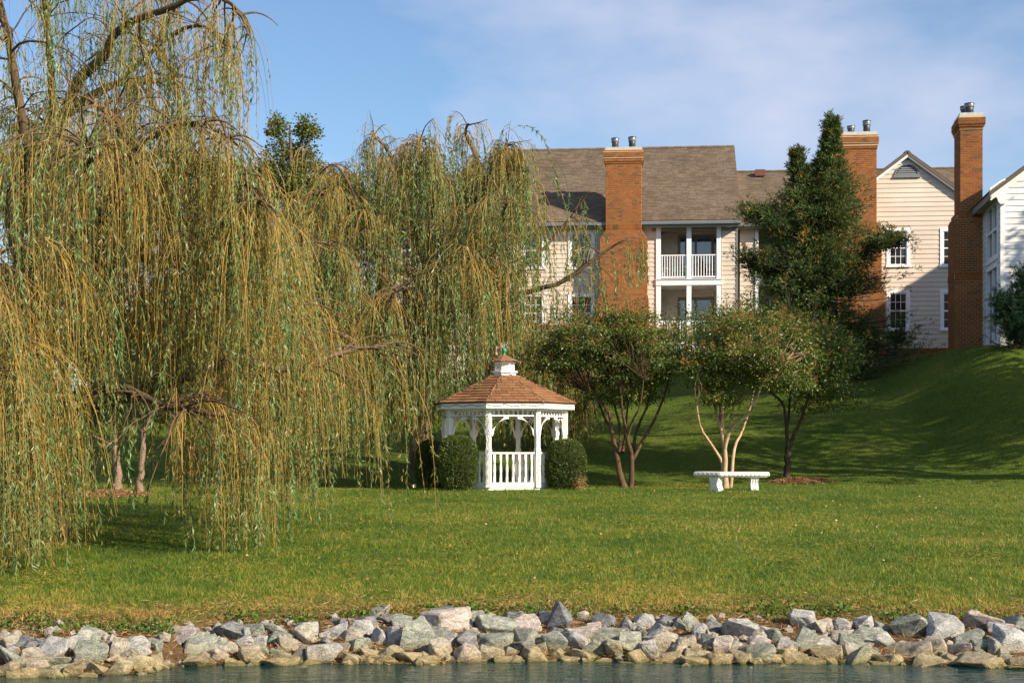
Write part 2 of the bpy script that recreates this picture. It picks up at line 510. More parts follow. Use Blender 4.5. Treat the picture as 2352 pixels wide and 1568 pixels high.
def _grid(X, Y):
    i = np.clip(np.searchsorted(_gx, X)-1, 0, len(_gx)-2)
    j = np.clip(np.searchsorted(_gy, Y)-1, 0, len(_gy)-2)
    tx = np.clip((X-_gx[i])/(_gx[i+1]-_gx[i]), 0, 1)
    ty = np.clip((Y-_gy[j])/(_gy[j+1]-_gy[j]), 0, 1)
    rows = []
    for di in (-1, 0, 1, 2):
        ii = np.clip(i+di, 0, len(_gx)-1)
        rows.append(_cr(*[_gz[ii, np.clip(j+dj, 0, len(_gy)-1)] for dj in (-1, 0, 1, 2)], ty))
    # linear across, cubic along: keeps the bank from overshooting
    s = tx*tx*(3-2*tx)
    return rows[1]*(1-s)+rows[2]*s
def ground(X, Y):
    X = np.asarray(X, dtype=float); Y = np.asarray(Y, dtype=float)
    Y = Y/KD
    ys = shore(X)/KD
    d = Y-ys
    bank = WZ - 0.10 + 0.34*d
    bank = np.where(d < 0, WZ - 0.10 + 0.45*d, bank)
    bank = np.maximum(bank, -2.6)
    top = -1.12
    e = np.clip((Y-(ys+1.45))/(26-(ys+1.45)), 0, 1)
    edge = _grid(X, np.full_like(Y, 26.0))
    lawn = top + (edge-top)*(1-(1-e)**1.25)
    z = np.where(d < 1.45, np.minimum(bank, top), lawn)
    hill = _grid(X, Y)
    z = np.where(Y > 26, hill, z)
    z = z + (0.06*(fbm(X*0.25+5, Y*0.25, 3)-0.5)+0.05*(fbm(X*1.1+2, Y*1.5, 3)-0.5))*np.clip(d/4, 0, 1)
    return z
def gz(x, y):
    return float(ground(np.array([x]), np.array([y]))[0])
def hit(u, v):
    """where the ray through column u, row v meets the ground"""
    Y = np.arange(9.5, 60, 0.02)*KD
    X = (u-HU)/F*Y
    zr = CZ+(HV-v)/F*Y
    g = ground(X, Y)
    k = np.argmax(zr <= g) if (zr <= g).any() else len(Y)-1
    return Vector((float(X[k]), float(Y[k]), float(g[k])))

def m_ground():
    m, t, b = mat_new('lawn_soil')
    w = wpos(t)
    n1 = noise(t, 0.55, 6, 0.62, w)
    n2 = noise(t, 9.0, 6, 0.7, w)
    grs = ramp(t, [(0.25, (0.045,0.085,0.010)), (0.55, (0.085,0.125,0.016)), (0.8, (0.15,0.145,0.028))], n1)
    grs = mixc(t, grs, ramp(t, [(0.3, (0.55,)*3), (0.7, (1.25,)*3)], n2), 1.0, 'MULTIPLY')
    dirt = ramp(t, [(0.3, (0.05,0.032,0.016)), (0.7, (0.17,0.105,0.05))], n2)
    f = attr_val(t, 'dry')
    c = mixc(t, grs, dirt, f)
    t.links.new(c, b.inputs['Base Color'])
    b.inputs['Roughness'].default_value = 0.95
    b.inputs['Specular IOR Level'].default_value = 0.1
    bump(t, b, n2, 0.8, 0.05)
    return m
M['ground'] = m_ground()

xs = np.unique(np.concatenate([np.linspace(-400, -40, 19), np.linspace(-40, -16, 41), np.linspace(-16, 20, 131), np.linspace(20, 50, 41), np.linspace(50, 400, 18)]))
ysg = np.unique(np.concatenate([np.linspace(-60, 9, 15), np.linspace(9, 15, 51), np.linspace(15, 50, 101), np.linspace(50, 90, 30), np.linspace(90, 900, 25)]))*KD
GX, GY = np.meshgrid(xs, ysg)
GZ = ground(GX, np.minimum(GY, 299*KD))
GZ = np.where(GY < 9*KD, -2.6, GZ)
def dryness(X, Y):
    """0 = lawn, 1 = bare litter by the stones"""
    d = (Y-shore(X))/KD; Y = Y/KD
    return np.clip((1.75-d)/0.6 + 0.9*(fbm(X*0.9, Y*0.9, 4)-0.5), 0, 1)
nr, nc = GX.shape
idx = np.arange(nr*nc).reshape(nr, nc)
Fq = np.stack([idx[:-1,:-1], idx[:-1,1:], idx[1:,1:], idx[1:,:-1]], -1).reshape(-1, 4)
me = np_mesh('ground', np.stack([GX, GY, GZ], -1).reshape(-1, 3), Fq, M['ground'], {'dry': dryness(GX, GY).ravel()}, smooth=True)
tag(np_obj('ground', me), kind='structure')

def m_water():
    m, t, b = mat_new('pond_water')
    b.inputs['Base Color'].default_value = (0.002, 0.034, 0.032, 1)
    b.inputs['Roughness'].default_value = 0.03
    b.inputs['IOR'].default_value = 1.33
    b.inputs['Specular IOR Level'].default_value = 0.6
    w = wpos(t, (0.9, 3.2, 1.0))
    h = math_n(t, 'ADD', noise(t, 2.2, 3, 0.55, w, 0.3), math_n(t, 'MULTIPLY', noise(t, 8.0, 2, 0.5, w, 0.5), 0.16))
    bump(t, b, h, 0.34, 0.06)
    return m
wat = MB().add([(-120, -60, WZ), (120, -60, WZ), (120, 13.4*KD, WZ), (-120, 13.4*KD, WZ)], [(0, 1, 2, 3)]).build('water', m_water())
tag(wat, kind='structure')

# ------------------------------------------------------------------ many alike pieces
def box_mesh(name, mat):
    return MB().box(-.5, .5, -.5, .5, -.5, .5).mesh(name, mat)
_UB = np.array([(-.5,-.5,-.5),(.5,-.5,-.5),(.5,.5,-.5),(-.5,.5,-.5),(-.5,-.5,.5),(.5,-.5,.5),(.5,.5,.5),(-.5,.5,.5)])
_UF = np.array([(0,3,2,1),(4,5,6,7),(0,1,5,4),(1,2,6,5),(2,3,7,6),(3,0,4,7)])
def pieces(name, rest_name, boxes, mat, parent, limit, rot=(0,0,0), me=None):
    """boxes: (cx,cy,cz,sx,sy,sz), the largest in view first; past the limit they are joined into one part"""
    me = me or box_mesh(name, mat)
    for b in boxes[:limit]:
        inst(name, me, parent, b[:3], rot, b[3:6])
    rest = boxes[limit:]
    if rest:
        A = np.array(rest)
        Rm = np.array(Matrix.Rotation(rot[0], 3, 'X'))
        V = (_UB[None]*A[:,None,3:6]) @ Rm.T + A[:,None,:3]
        n = len(A)
        Fc = (_UF[None] + (np.arange(n)*8)[:,None,None]).reshape(-1, 4)
        rn = np.repeat(np.random.default_rng(len(rest)).random(n), 6)
        o = np_obj(rest_name, np_mesh(rest_name, V.reshape(-1, 3), Fc, mat, face_attrs={'rnd': rn}), parent)
        o['kind'] = 'stuff'

def brick_boxes(profile, z0, z1, back_from=None, course=0.0813, bl=0.2032, jt=0.014, depth=0.10):
    """bricks of a stack whose outline (x0,x1,y0,y1) is given by height; front face is y0"""
    front, other = [], []
    zs = [p[0] for p in profile]
    nco = int((z1-z0)/course)
    for k in range(nco):
        z = z0+(k+0.5)*course
        q = [float(np.interp(z, zs, [p[i] for p in profile])) for i in (1, 2, 3, 4)]
        x0, x1, y0, y1 = q
        off = (k % 2)*bl*0.5
        def run(a, b):
            out = []
            p = a-off
            while p < b-0.02:
                s = max(p, a); e = min(p+bl, b)
                if e-s > 0.03: out.append(((s+e)/2, e-s-jt))
                p += bl
            return out
        for (c, l) in run(x0, x1):
            front.append((c, y0+depth/2, z, l, depth, course-jt))
            if back_from is not None and z > back_from:
                other.append((c, y1-depth/2, z, l, depth, course-jt))
        for (c, l) in run(y0+depth+jt, y1-(depth+jt if back_from is not None and z > back_from else 0)):
            other.append((x0+depth/2, c, z, depth, l, course-jt))
            other.append((x1-depth/2, c, z, depth, l, course-jt))
    return front, other

def chimney(parent, loc, profile, z0, z1, back_from, flues, limit, label=None, bands=(), cap_over=0.0):
    """profile rows: (z, x0, x1, y0, y1) in the parent's frame"""
    ch = empty('chimney', (0, 0, 0), 0, parent)
    if label: ch['label'] = label
    core = MB()
    zs = [p[0] for p in profile]
    kk = sorted(set([z0]+[z for z in zs if z0 < z < z1]+[z1]))
    ins = 0.009
    def rect(z):
        q = [float(np.interp(z, zs, [p[i] for p in profile])) for i in (1, 2, 3, 4)]
        return [(q[0]+ins, q[2]+ins), (q[1]-ins, q[2]+ins), (q[1]-ins, q[3]-ins), (q[0]+ins, q[3]-ins)]
    for a, b in zip(kk[:-1], kk[1:]):
        ra, rb = rect(a+1e-4), rect(b-1e-4)
        core.add([(x, y, a) for x, y in ra]+[(x, y, b) for x, y in rb],
                 [(0,1,5,4),(1,2,6,5),(2,3,7,6),(3,0,4,7)])
    rt = rect(z1)
    core.add([(x, y, z1-0.001) for x, y in rt], [(0,1,2,3)])
    core.build('mortar_core', M['mortar'], ch)
    fr, ot = brick_boxes(profile, z0, z1, back_from)
    fr.sort(key=lambda b: -b[2])
    fr = [b for b in fr if not any(a <= b[2] <= c for a, c in bands)]
    ot = [b for b in ot if not any(a <= b[2] <= c for a, c in bands)]
    # upright soldier courses
    for a, c in bands:
        q = [float(np.interp((a+c)/2, zs, [p[i] for p in profile])) for i in (1, 2, 3, 4)]
        x = q[0]+0.01
        while x < q[1]-0.03:
            fr.append((x+0.036, q[2]+0.045, (a+c)/2, 0.066, 0.104, c-a-0.012)); x += 0.0767
        y = q[2]+0.12
        while y < q[3]-0.04:
            for xx in (q[0]+0.045, q[1]-0.045):
                ot.append((xx, y+0.036, (a+c)/2, 0.104, 0.066, c-a-0.012))
            y += 0.0767
    pieces('brick', 'brickwork', fr+ot, M['brick'], ch, limit)
    q = profile[-1]
    cap = MB().box(q[1]+0.04, q[2]-0.04, q[3]+0.04, q[4]-0.04, z1, z1+0.10)
    cap.build('metal_cap', M['metal'], ch)
    for (fx, fy, r, h) in flues:
        z = z1+0.10
        fl = MB().lathe([(r*0.86, z), (r*0.86, z+h*0.70), (r*0.80, z+h*0.72)], 16, (fx, fy)).build('flue', M['flue_metal'], ch)
        MB().lathe([(r*1.0, z+h*0.60), (r*1.02, z+h*0.63), (r*1.02, z+h*0.88), (r*1.0, z+h*0.9)], 16, (fx, fy)).build('flue_screen', M['gutter'], fl)
        MB().lathe([(r*1.06, z+h*0.88), (r*1.06, z+h*0.94), (r*0.5, z+h)], 16, (fx, fy)).build('flue_cap', M['dark_metal'], fl)
    return ch

def shingle_boxes(w, slope_len, exposure=0.145, tab=0.30, x0=0.0):
    out = []
    rows = int(slope_len/exposure)+1
    rr = random.Random(5)
    for k in range(rows):
        y = min((k+0.5)*exposure, slope_len-exposure*0.5)
        p = x0-(k % 2)*tab*0.5-rr.random()*0.06
        while p < x0+w-0.02:
            s = max(p, x0); e = min(p+tab*rr.uniform(0.85, 1.12), x0+w)
            p = e if e < x0+w else x0+w+1
            if e-s > 0.03:
                out.append(((s+e)/2, y, 0.012+rr.random()*0.005, e-s-0.008, exposure*1.12, 0.014))
    return out

def roof_plane(parent, name, origin, width, slope_len, pitch, rz=0.0, limit=0, near=None, deck_mat=None, sh_mat=None, th=0.12, rear=False):
    """a sloping roof sheet: local x along the eave, local y up the slope"""
    o = MB().box(0, width, 0, slope_len, -th, 0).build(name, M['roof_shingle'] if rear else M['roof_deck'], parent)
    o.location = origin
    o.rotation_euler = (pitch, 0, rz)
    bx = [] if rear else shingle_boxes(width, slope_len)      # slopes that face away stay plain
    bx.sort(key=near or (lambda b: b[1]))
    bx = [(b[0], b[1], b[2], b[3], b[4], b[5]) for b in bx]
    pieces('shingle', 'shingle_courses', bx, sh_mat or M['roof_shingle'], o, limit, rot=(R(-3.2), 0, 0))
    # ridge caps
    n = int(width/0.3)
    cm = MB()
    for k in range(n):
        cm.box(k*0.3+0.004, k*0.3+0.302, slope_len-0.13, slope_len+0.015, 0.022+0.010*(k % 2), 0.045+0.008*(k % 2))
    cm.build('ridge_cap', M['roof_shingle'], o)
    return o

# siding boards around openings
def split_runs(x0, x1, z, openings):
    segs = [(x0, x1)]
    for (a, b, c, d) in openings:
        if c < z < d:
            ns = []
            for (s, e) in segs:
                if b <= s or a >= e: ns.append((s, e)); continue
                if a > s: ns.append((s, a))
                if b < e: ns.append((b, e))
            segs = ns
    return [(s, e) for s, e in segs if e-s > 0.03]
def board_mesh(mat):
    # lapped board, 1 long, 1 high, butt edge proud
    return MB().add([(-.5,-.028,-.5),(.5,-.028,-.5),(.5,0,-.5),(-.5,0,-.5),(-.5,-.006,.5),(.5,-.006,.5),(.5,0,.5),(-.5,0,.5)],
                 [(0,3,2,1),(4,5,6,7),(0,1,5,4),(1,2,6,5),(2,3,7,6),(3,0,4,7)]).mesh('siding_board', mat)
_BM = {}
def siding(parent, y, x0, x1, z0, z1, openings, mat, lap=0.197, clip=None, along='x', sgn=1):
    """clip(z) -> (x0, x1) for gables"""
    me = _BM.setdefault(mat.name, board_mesh(mat))
    n = int(math.ceil((z1-z0)/lap-0.02))
    for k in range(n):
        a = z0+k*lap; b = min(a+lap, z1)
        zc = (a+b)/2
        lo, hi = (x0, x1) if clip is None else clip(zc)
        if hi-lo < 0.08: continue
        for (s, e) in split_runs(lo, hi, zc, openings):
            if along == 'x':
                inst('siding_board', me, parent, ((s+e)/2, y, zc), (0,0,0), (e-s-0.004, 1, b-a+0.002))
            else:
                inst('siding_board', me, parent, (y, (s+e)/2, zc), (0,0,R(-90)), (e-s-0.004, 1, b-a+0.002))
def wall_cells(x0, x1, z0, z1, openings, y0, y1, mb=None):
    mb = mb or MB()
    gx = sorted(set([x0, x1]+[v for o in openings for v in o[:2] if x0 < v < x1]))
    gzz = sorted(set([z0, z1]+[v for o in openings for v in o[2:4] if z0 < v < z1]))
    for a, b in zip(gx[:-1], gx[1:]):
        for c, d in zip(gzz[:-1], gzz[1:]):
            mx_, mz_ = (a+b)/2, (c+d)/2
            if any(o[0] < mx_ < o[1] and o[2] < mz_ < o[3] for o in openings): continue
            mb.box(a, b, y0, y1, c, d)
    return mb

PANE = {}
def window(parent, x0, x1, z0, z1, y, cols=3, rows=4, gmat='glass', trim=0.13, label=None, muntin=0.022):
    """sash window in a casing; (x0..x1, z0..z1) is the outer edge of the casing; wall face at y"""
    w = empty('window', (0, 0, 0), 0, parent)
    if label: w['label'] = label
    ix0, ix1, iz0, iz1 = x0+trim, x1-trim, z0+trim*0.6, z1-trim
    fr = MB()
    fr.box(x0, ix0, y-0.05, y+0.03, z0, z1); fr.box(ix1, x1, y-0.05, y+0.03, z0, z1)
    fr.box(ix0, ix1, y-0.05, y+0.03, iz1, z1)
    fr.build('frame', M['white_trim'], w)
    MB().box(x0-0.03, x1+0.03, y-0.085, y+0.03, z0-0.02, iz0).build('sill', M['white_trim'], w)
    s = 0.035
    sash = MB()
    sash.box(ix0, ix0+s, y, y+0.04, iz0, iz1); sash.box(ix1-s, ix1, y, y+0.04, iz0, iz1)
    sash.box(ix0+s, ix1-s, y, y+0.04, iz1-s, iz1); sash.box(ix0+s, ix1-s, y, y+0.04, iz0, iz0+s)
    zm = (iz0+iz1)/2
    sash.box(ix0+s, ix1-s, y-0.004, y+0.04, zm-0.022, zm+0.022)
    gx0, gx1 = ix0+s, ix1-s
    cw = (gx1-gx0)/cols
    for i in range(1, cols):
        sash.box(gx0+cw*i-muntin/2, gx0+cw*i+muntin/2, y+0.008, y+0.034, iz0+s, iz1-s)
    half = rows//2
    spans = [(iz0+s, zm-0.022), (zm+0.022, iz1-s)]
    pm = PANE.setdefault(gmat, box_mesh('pane', M[gmat]))
    for (a, b) in spans:
        h = (b-a)/half
        for j in range(1, half):
            sash.box(gx0, gx1, y+0.010, y+0.033, a+h*j-muntin/2, a+h*j+muntin/2)
        for i in range(cols):
            for j in range(half):
                inst('pane', pm, w, (gx0+cw*(i+.5), y+0.022, a+h*(j+.5)), (random.uniform(-.012,.012), 0, random.uniform(-.012,.012)), (cw-0.012, 0.012, h-0.012))
    sash.build('sash', M['gutter'] if gmat == 'glass_porch' else M['white_trim'], w)
    return w

def railing(parent, x0, x1, y, z0, z1, n, name='railing'):
    r = empty(name, (0,0,0), 0, parent)
    MB().box(x0, x1, y-0.035, y+0.035, z1-0.045, z1).build('top_rail', M['white_trim'], r)
    MB().box(x0, x1, y-0.025, y+0.025, z0+0.06, z0+0.12).build('bottom_rail', M['white_trim'], r)
    bm_ = PANE.setdefault('baluster', box_mesh('baluster', M['white_trim']))
    for k in range(n):
        x = x0+(x1-x0)*(k+0.5)/n
        inst('baluster', bm_, r, (x, y, (z0+0.12+z1-0.045)/2), (0,0,0), (0.036, 0.036, z1-0.045-z0-0.12))
    return r

def patio_door(parent, x0, x1, z0, z1, y):
    d = empty('patio_door', (0,0,0), 0, parent)
    f = MB()
    f.box(x0, x0+.09, y-.05, y+.02, z0, z1); f.box(x1-.09, x1, y-.05, y+.02, z0, z1); f.box(x0+.09, x1-.09, y-.05, y+.02, z1-.09, z1)
    xm = (x0+x1)/2
    f.box(xm-.05, xm+.05, y-.045, y+.02, z0, z1-.09)
    f.build('frame', M['grey_trim'], d)
    for a, b in ((x0+.09, xm-.05), (xm+.05, x1-.09)):
        MB().box(a, b, y-.02, y, z0, z1-.09).build('pane', M['glass_door'], d)
    return d

# ------------------------------------------------------------------ cream apartment building
HA = R(5.5); HO = (PX(1435, 43.0), 43.0*KD)
def hs(u, d=0.0):
    k = (u-HU)/F; c, s = math.cos(HA), math.sin(HA)
    return (k*(HO[1]+d*c)-HO[0]-d*s)/(c+k*s)
def hz(u, v, d=0.0):
    Y = HO[1]-hs(u, d)*math.sin(HA)+d*math.cos(HA)
    return CZ+(HV-v)/F*Y
B = empty('apartment_building', (HO[0], HO[1], 0), -HA)
tag(B, 'cream sided brick-chimneyed apartment building with brown shingle roofs along the hilltop', 'building')
ZB = 3.2        # below the ground line
# --- tall middle block
xl, xr = hs(1128), hs(1693)
z_eave = hz(1600, 505, -0.35)
pitch = math.atan(0.76)
d_ridge = 5.1
z_top = z_eave+0.76*(d_ridge+0.35)
win = []
for (ua, ub) in ((1198, 1252), (1305, 1366), (1022, 1066)):
    for (va, vb) in ((530, 618), (674, 762)):
        win.append((hs(ua), hs(ub), hz(ua, vb), hz(ua, va)))
bal = (hs(1514), hs(1651), hz(1600, 800), hz(1600, 519))
zf1 = hz(1580, 641); zf0 = hz(1580, 655)
def glazed(ws): return [(w[0]+.1, w[1]-.1, w[2]+.06, w[3]-.1) for w in ws]
main_w = wall_cells(xl, xr, ZB, z_eave-0.02, [bal]+glazed([w for w in win if w[0] > xl]), 0.0, 0.2)
wall = main_w.build('wall', M['cream_wall'], B)
zsid = hz(1600, 812)
siding(wall, 0.0, xl, hs(1385), zsid, z_eave-0.05, [w for w in win if w[0] > xl], M['cream'])
siding(wall, 0.0, hs(1478), hs(1690), zsid, z_eave-0.05, [(bal[0]-0.12, bal[1]+0.12, bal[2], bal[3])], M['cream'])
for w in win:
    if w[0] > xl: window(B, *w, 0.0)
MB().box(hs(1690), xr+0.03, -0.035, 0.2, ZB, z_eave-0.05).build('corner_board', M['grey_trim'], B)
# foundation bricks show under the siding
def foundation(parent, x0, x1, z0, z1, y, limit):
    o = MB().box(x0, x1, y, y+0.15, z0-1.0, z1).build('foundation', M['mortar'], parent)
    bx = []
    k = 0; z = z1-0.04
    while z > z0:
        p = x0-(k % 2)*0.1
        while p < x1:
            s, e = max(p, x0), min(p+0.2032, x1)
            if e-s > 0.03: bx.append(((s+e)/2, y-0.004, z, e-s-0.011, 0.05, 0.07))
            p += 0.2032
        z -= 0.0813; k += 1
    pieces('brick', 'brickwork', bx, M['brick'], o, limit)
    return o
foundation(B, xl, xr, 4.0, zsid-0.02, -0.02, 0)
# balcony recess
bx0, bx1, bz0, bz1 = bal
DP = 1.7
rec = MB()
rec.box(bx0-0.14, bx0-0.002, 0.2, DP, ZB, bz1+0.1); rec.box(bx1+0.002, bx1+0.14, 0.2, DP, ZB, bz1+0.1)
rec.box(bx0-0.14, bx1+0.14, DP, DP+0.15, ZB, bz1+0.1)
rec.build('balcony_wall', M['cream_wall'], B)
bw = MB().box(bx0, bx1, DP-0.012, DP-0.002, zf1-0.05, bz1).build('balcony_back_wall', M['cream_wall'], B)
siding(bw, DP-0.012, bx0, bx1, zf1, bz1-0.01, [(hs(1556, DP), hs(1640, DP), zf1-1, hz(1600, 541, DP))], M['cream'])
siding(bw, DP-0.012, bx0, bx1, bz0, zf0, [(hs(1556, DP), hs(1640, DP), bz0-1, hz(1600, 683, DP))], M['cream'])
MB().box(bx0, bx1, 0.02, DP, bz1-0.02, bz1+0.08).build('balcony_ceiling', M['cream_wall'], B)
MB().box(bx0-0.14, bx1+0.14, -0.10, DP, zf0, zf1-0.03).build('balcony_floor', M['white_trim'], B)
MB().box(bx0-0.16, bx1+0.16, -0.14, DP-0.02, zf1-0.028, zf1).build('balcony_deck', M['white'], B)
MB().box(bx0-0.02, bx1+0.02, 0.0, DP, bz0-0.4, bz0+0.12).build('patio_floor', M['white_trim'], B)
for (ua, ub) in ((1507, 1518), (1577, 1588), (1646, 1656)):
    for (za, zb) in ((zf1, bz1), (bz0-0.3, zf0)):
        MB().box(hs(ua), hs(ub), -0.07, 0.11, za, zb).build('post', M['white_trim'], B)
for (za, zb) in ((zf1, hz(1580, 585)), (bz0+0.14, bz0+0.14+hz(1580, 585)-zf1)):
    railing(B, hs(1518)+0.002, hs(1577)-0.002, 0.0, za, zb, 10)
    railing(B, hs(1588)+0.002, hs(1646)-0.002, 0.0, za, zb, 9)
patio_door(B, hs(1558, DP), hs(1638, DP), zf1, hz(1600, 543, DP), DP-0.03)
patio_door(B, hs(1558, DP), hs(1638, DP), bz0+0.12, hz(1600, 685, DP), DP-0.03)
ln = empty('wall_lantern', (0,0,0), 0, B)
lx, lz = hs(1644, DP), hz(1640, 553, DP)
MB().lathe([(0.02, lz-0.14), (0.075, lz-0.10), (0.09, lz+0.08), (0.02, lz+0.15)], 8, (lx, DP-0.12)).build('lamp_body', M['dark_metal'], ln)
MB().box(lx-0.03, lx+0.03, DP-0.05, DP-0.04+0.02, lz-0.05, lz+0.18).build('bracket', M['dark_metal'], ln)
fl = empty('flood_light', (0,0,0), 0, B)
lx, lz = hs(1675), hz(1675, 519)
MB().box(lx-0.13, lx+0.13, -0.22, -0.06, lz-0.05, lz+0.04).build('lamp_body', M['white_trim'], fl)
MB().tube([(lx, -0.03, lz+0.10), (lx, -0.12, lz+0.07), (lx, -0.14, lz+0.03)], 0.02, 6).build('bracket', M['white_trim'], fl)
# roof
sl = math.hypot(d_ridge+0.45, 0.76*(d_ridge+0.45))
ro = (xl-0.15, -0.45, z_eave-0.02)
rf = roof_plane(B, 'roof', ro, xr-xl+0.30, sl, pitch, 0, 300, near=lambda b: abs(b[0]-(xr-xl)*0.86)*0.8+abs(b[1]-1.3)*1.6)
rb = roof_plane(B, 'roof', (xr+0.15, 2*d_ridge+0.45, z_eave-0.02), xr-xl+0.30, sl, pitch, math.pi, 0, rear=True)
MB().box(xl-0.13, xr+0.13, -0.47, -0.40, z_eave-0.28, z_eave-0.04).build('fascia', M['grey_trim'], B)
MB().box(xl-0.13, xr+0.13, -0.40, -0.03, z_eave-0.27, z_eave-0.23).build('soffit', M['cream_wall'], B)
MB().box(bx0-0.3, xr+0.04, -0.06, -0.035, z_eave-0.42, z_eave-0.24).build('frieze_board', M['grey_trim'], B)
g = MB()
gp = [(-.12, 0), (-.12, .07), (-.10, .11), (0, .11), (0, .10), (-.09, .10), (-.11, .07), (-.11, .01), (0, .01), (0, 0)]
def gutter(parent, x0, x1, y, z):
    m = MB(); n = len(gp)
    m.add([(x0, y+p[0], z+p[1]) for p in gp]+[(x1, y+p[0], z+p[1]) for p in gp],
          [tuple(range(n)), tuple(range(n, 2*n))[::-1]]+[(i, n+i, n+(i+1) % n, (i+1) % n) for i in range(n)])
    return m.build('gutter', M['gutter'], parent)
gutter(B, xl-0.14, xr+0.14, -0.473, z_eave-0.20)
# gable ends of the tall block
for x in (xl+0.02, xr-0.17):
    MB().add([(x, 0.05, z_eave-0.1), (x, 2*d_ridge-0.05, z_eave-0.1), (x, d_ridge, z_top-0.22), (x+0.15, 0.05, z_eave-0.1), (x+0.15, 2*d_ridge-0.05, z_eave-0.1), (x+0.15, d_ridge, z_top-0.22)],
        [(0,2,1),(3,4,5),(0,3,5,2),(2,5,4,1),(0,1,4,3)]).build('gable_wall', M['cream'], B)
    MB().box(x, x+0.15, 0.2, 2*d_ridge, ZB, z_eave-0.1).build('end_wall', M['cream'], B)
MB().box(xl+0.2, xr-0.2, 2*d_ridge-0.2, 2*d_ridge, ZB, z_eave-0.05).build('rear_wall', M['cream_wall'], B)
# chimney in front of the tall block
def cprof(ul, ur, vtop, v_sh, d0, d1, ul2, ur2, ul3, ur3, v_sh2, vref):
    zt = hz(vref, vtop, d0); zs1 = hz(vref, v_sh[0], d0); zs2 = hz(vref, v_sh[1], d0)
    za, zb = hz(vref, v_sh2[0], d0), hz(vref, v_sh2[1], d0)
    a, b = hs(ul, d0), hs(ur, d0); a2, b2 = hs(ul2, d0), hs(ur2, d0); a3, b3 = hs(ul3, d0), hs(ur3, d0)
    return zt, [(ZB-0.5, a3, b3, d0, d1), (zb, a3, b3, d0, d1), (za, a2, b2, d0, d1), (zs2, a2, b2, d0, d1), (zs1, a, b, d0, d1),
            (zt-0.60, a, b, d0, d1), (zt-0.599, a-.03, b+.03, d0-.03, d1+.03), (zt-0.49, a-.03, b+.03, d0-.03, d1+.03), (zt-0.489, a-.06, b+.06, d0-.06, d1+.06),
            (zt-0.39, a-.06, b+.06, d0-.06, d1+.06), (zt-0.389, a-.09, b+.09, d0-.09, d1+.09), (zt-0.10, a-.09, b+.09, d0-.09, d1+.09), (zt-0.099, a-.05, b+.05, d0-.05, d1+.05), (zt, a-.05, b+.05, d0-.05, d1+.05)]
zt, pr = cprof(1391, 1474, 343, (527, 548), -0.7, 0.3, 1378, 1487, 1372, 1490, (672, 690), 1432)
chimney(B, None, pr, ZB, zt, z_eave-0.3, [(hs(1413, -.2), -.2, .165, .50), (hs(1452, -.2), -.2, .165, .54)], 150,
        label='brick chimney with two metal flues rising through the roof eave', bands=((zt-3.40, zt-3.19),))
# --- lower wing to the right of the tall block
d2 = 0.7
x2l, x2r = xr+0.16, hs(1990, d2)
z2e = hz(1750, 512, d2-0.4)
dr2 = 4.7
rz2 = 0.76*(dr2)
MBw = wall_cells(x2l, x2r, ZB, z2e-0.02, [(hs(1742, d2), hs(1880, d2), hz(1750, 800, d2), hz(1750, 522, d2))], d2, d2+0.2)
wall2 = MBw.build('wall', M['cream_wall'], B)
siding(wall2, d2, x2l, x2r, zsid, z2e-0.05, [(hs(1732, d2), hs(1890, d2), ZB, hz(1750, 520, d2))], M['cream'])
sl2 = math.hypot(dr2+0.45, 0.76*(dr2+0.45))
zr2 = hz(1745, 393, d2+dr2)
pitch2 = math.atan((zr2-z2e)/(dr2+0.45)); sl2 = math.hypot(dr2+0.45, zr2-z2e)
rf2 = roof_plane(B, 'roof', (x2l-0.14, d2-0.45, z2e-0.02), hs(2260, d2)-x2l, sl2, pitch2, 0, 0)
roof_plane(B, 'roof', (hs(2260, d2), d2+2*dr2+0.45, z2e-0.02), hs(2260, d2)-x2l, sl2, pitch2, math.pi, 0, rear=True)
MB().box(x2l-0.1, x2r, d2-0.47, d2-0.40, z2e-0.24, z2e-0.03).build('fascia', M['cream_wall'], B)
gutter(B, x2l-0.1, x2r, d2-0.473, z2e-0.17)
vx, vz = hs(1745, d2+dr2-0.5), zr2-0.30
MB().box(vx-0.22, vx+0.22, d2+dr2-0.75, d2+dr2-0.35, vz-0.05, vz+0.24).build('roof_vent', M['brown_metal'], B)
b2 = (hs(1742, d2), hs(1880, d2))
MB().box(b2[0]-.12, b2[1]+.12, d2+1.5, d2+1.6, ZB, z2e-0.2).build('balcony_back_wall', M['cream_wall'], B)
MB().box(b2[0]-.12, b2[1]+.12, d2-0.1, d2+1.5, hz(1750, 655, d2), hz(1750, 641, d2)).build('balcony_floor', M['white_trim'], B)
MB().box(hs(1734, d2), hs(1742, d2), d2-.07, d2+.12, ZB, z2e-0.25).build('post', M['white_trim'], B)
railing(B, b2[0]+.002, b2[1], d2, hz(1750, 641, d2), hz(1750, 590, d2), 20)
patio_door(B, hs(1770, d2+1.5), hs(1850, d2+1.5), hz(1750, 641, d2), hz(1750, 545, d2+1.5), d2+1.49)
MB().box(x2l, hs(2270, d2), d2+2*dr2, d2+2*dr2+0.2, ZB, z2e).build('rear_wall', M['cream_wall'], B)
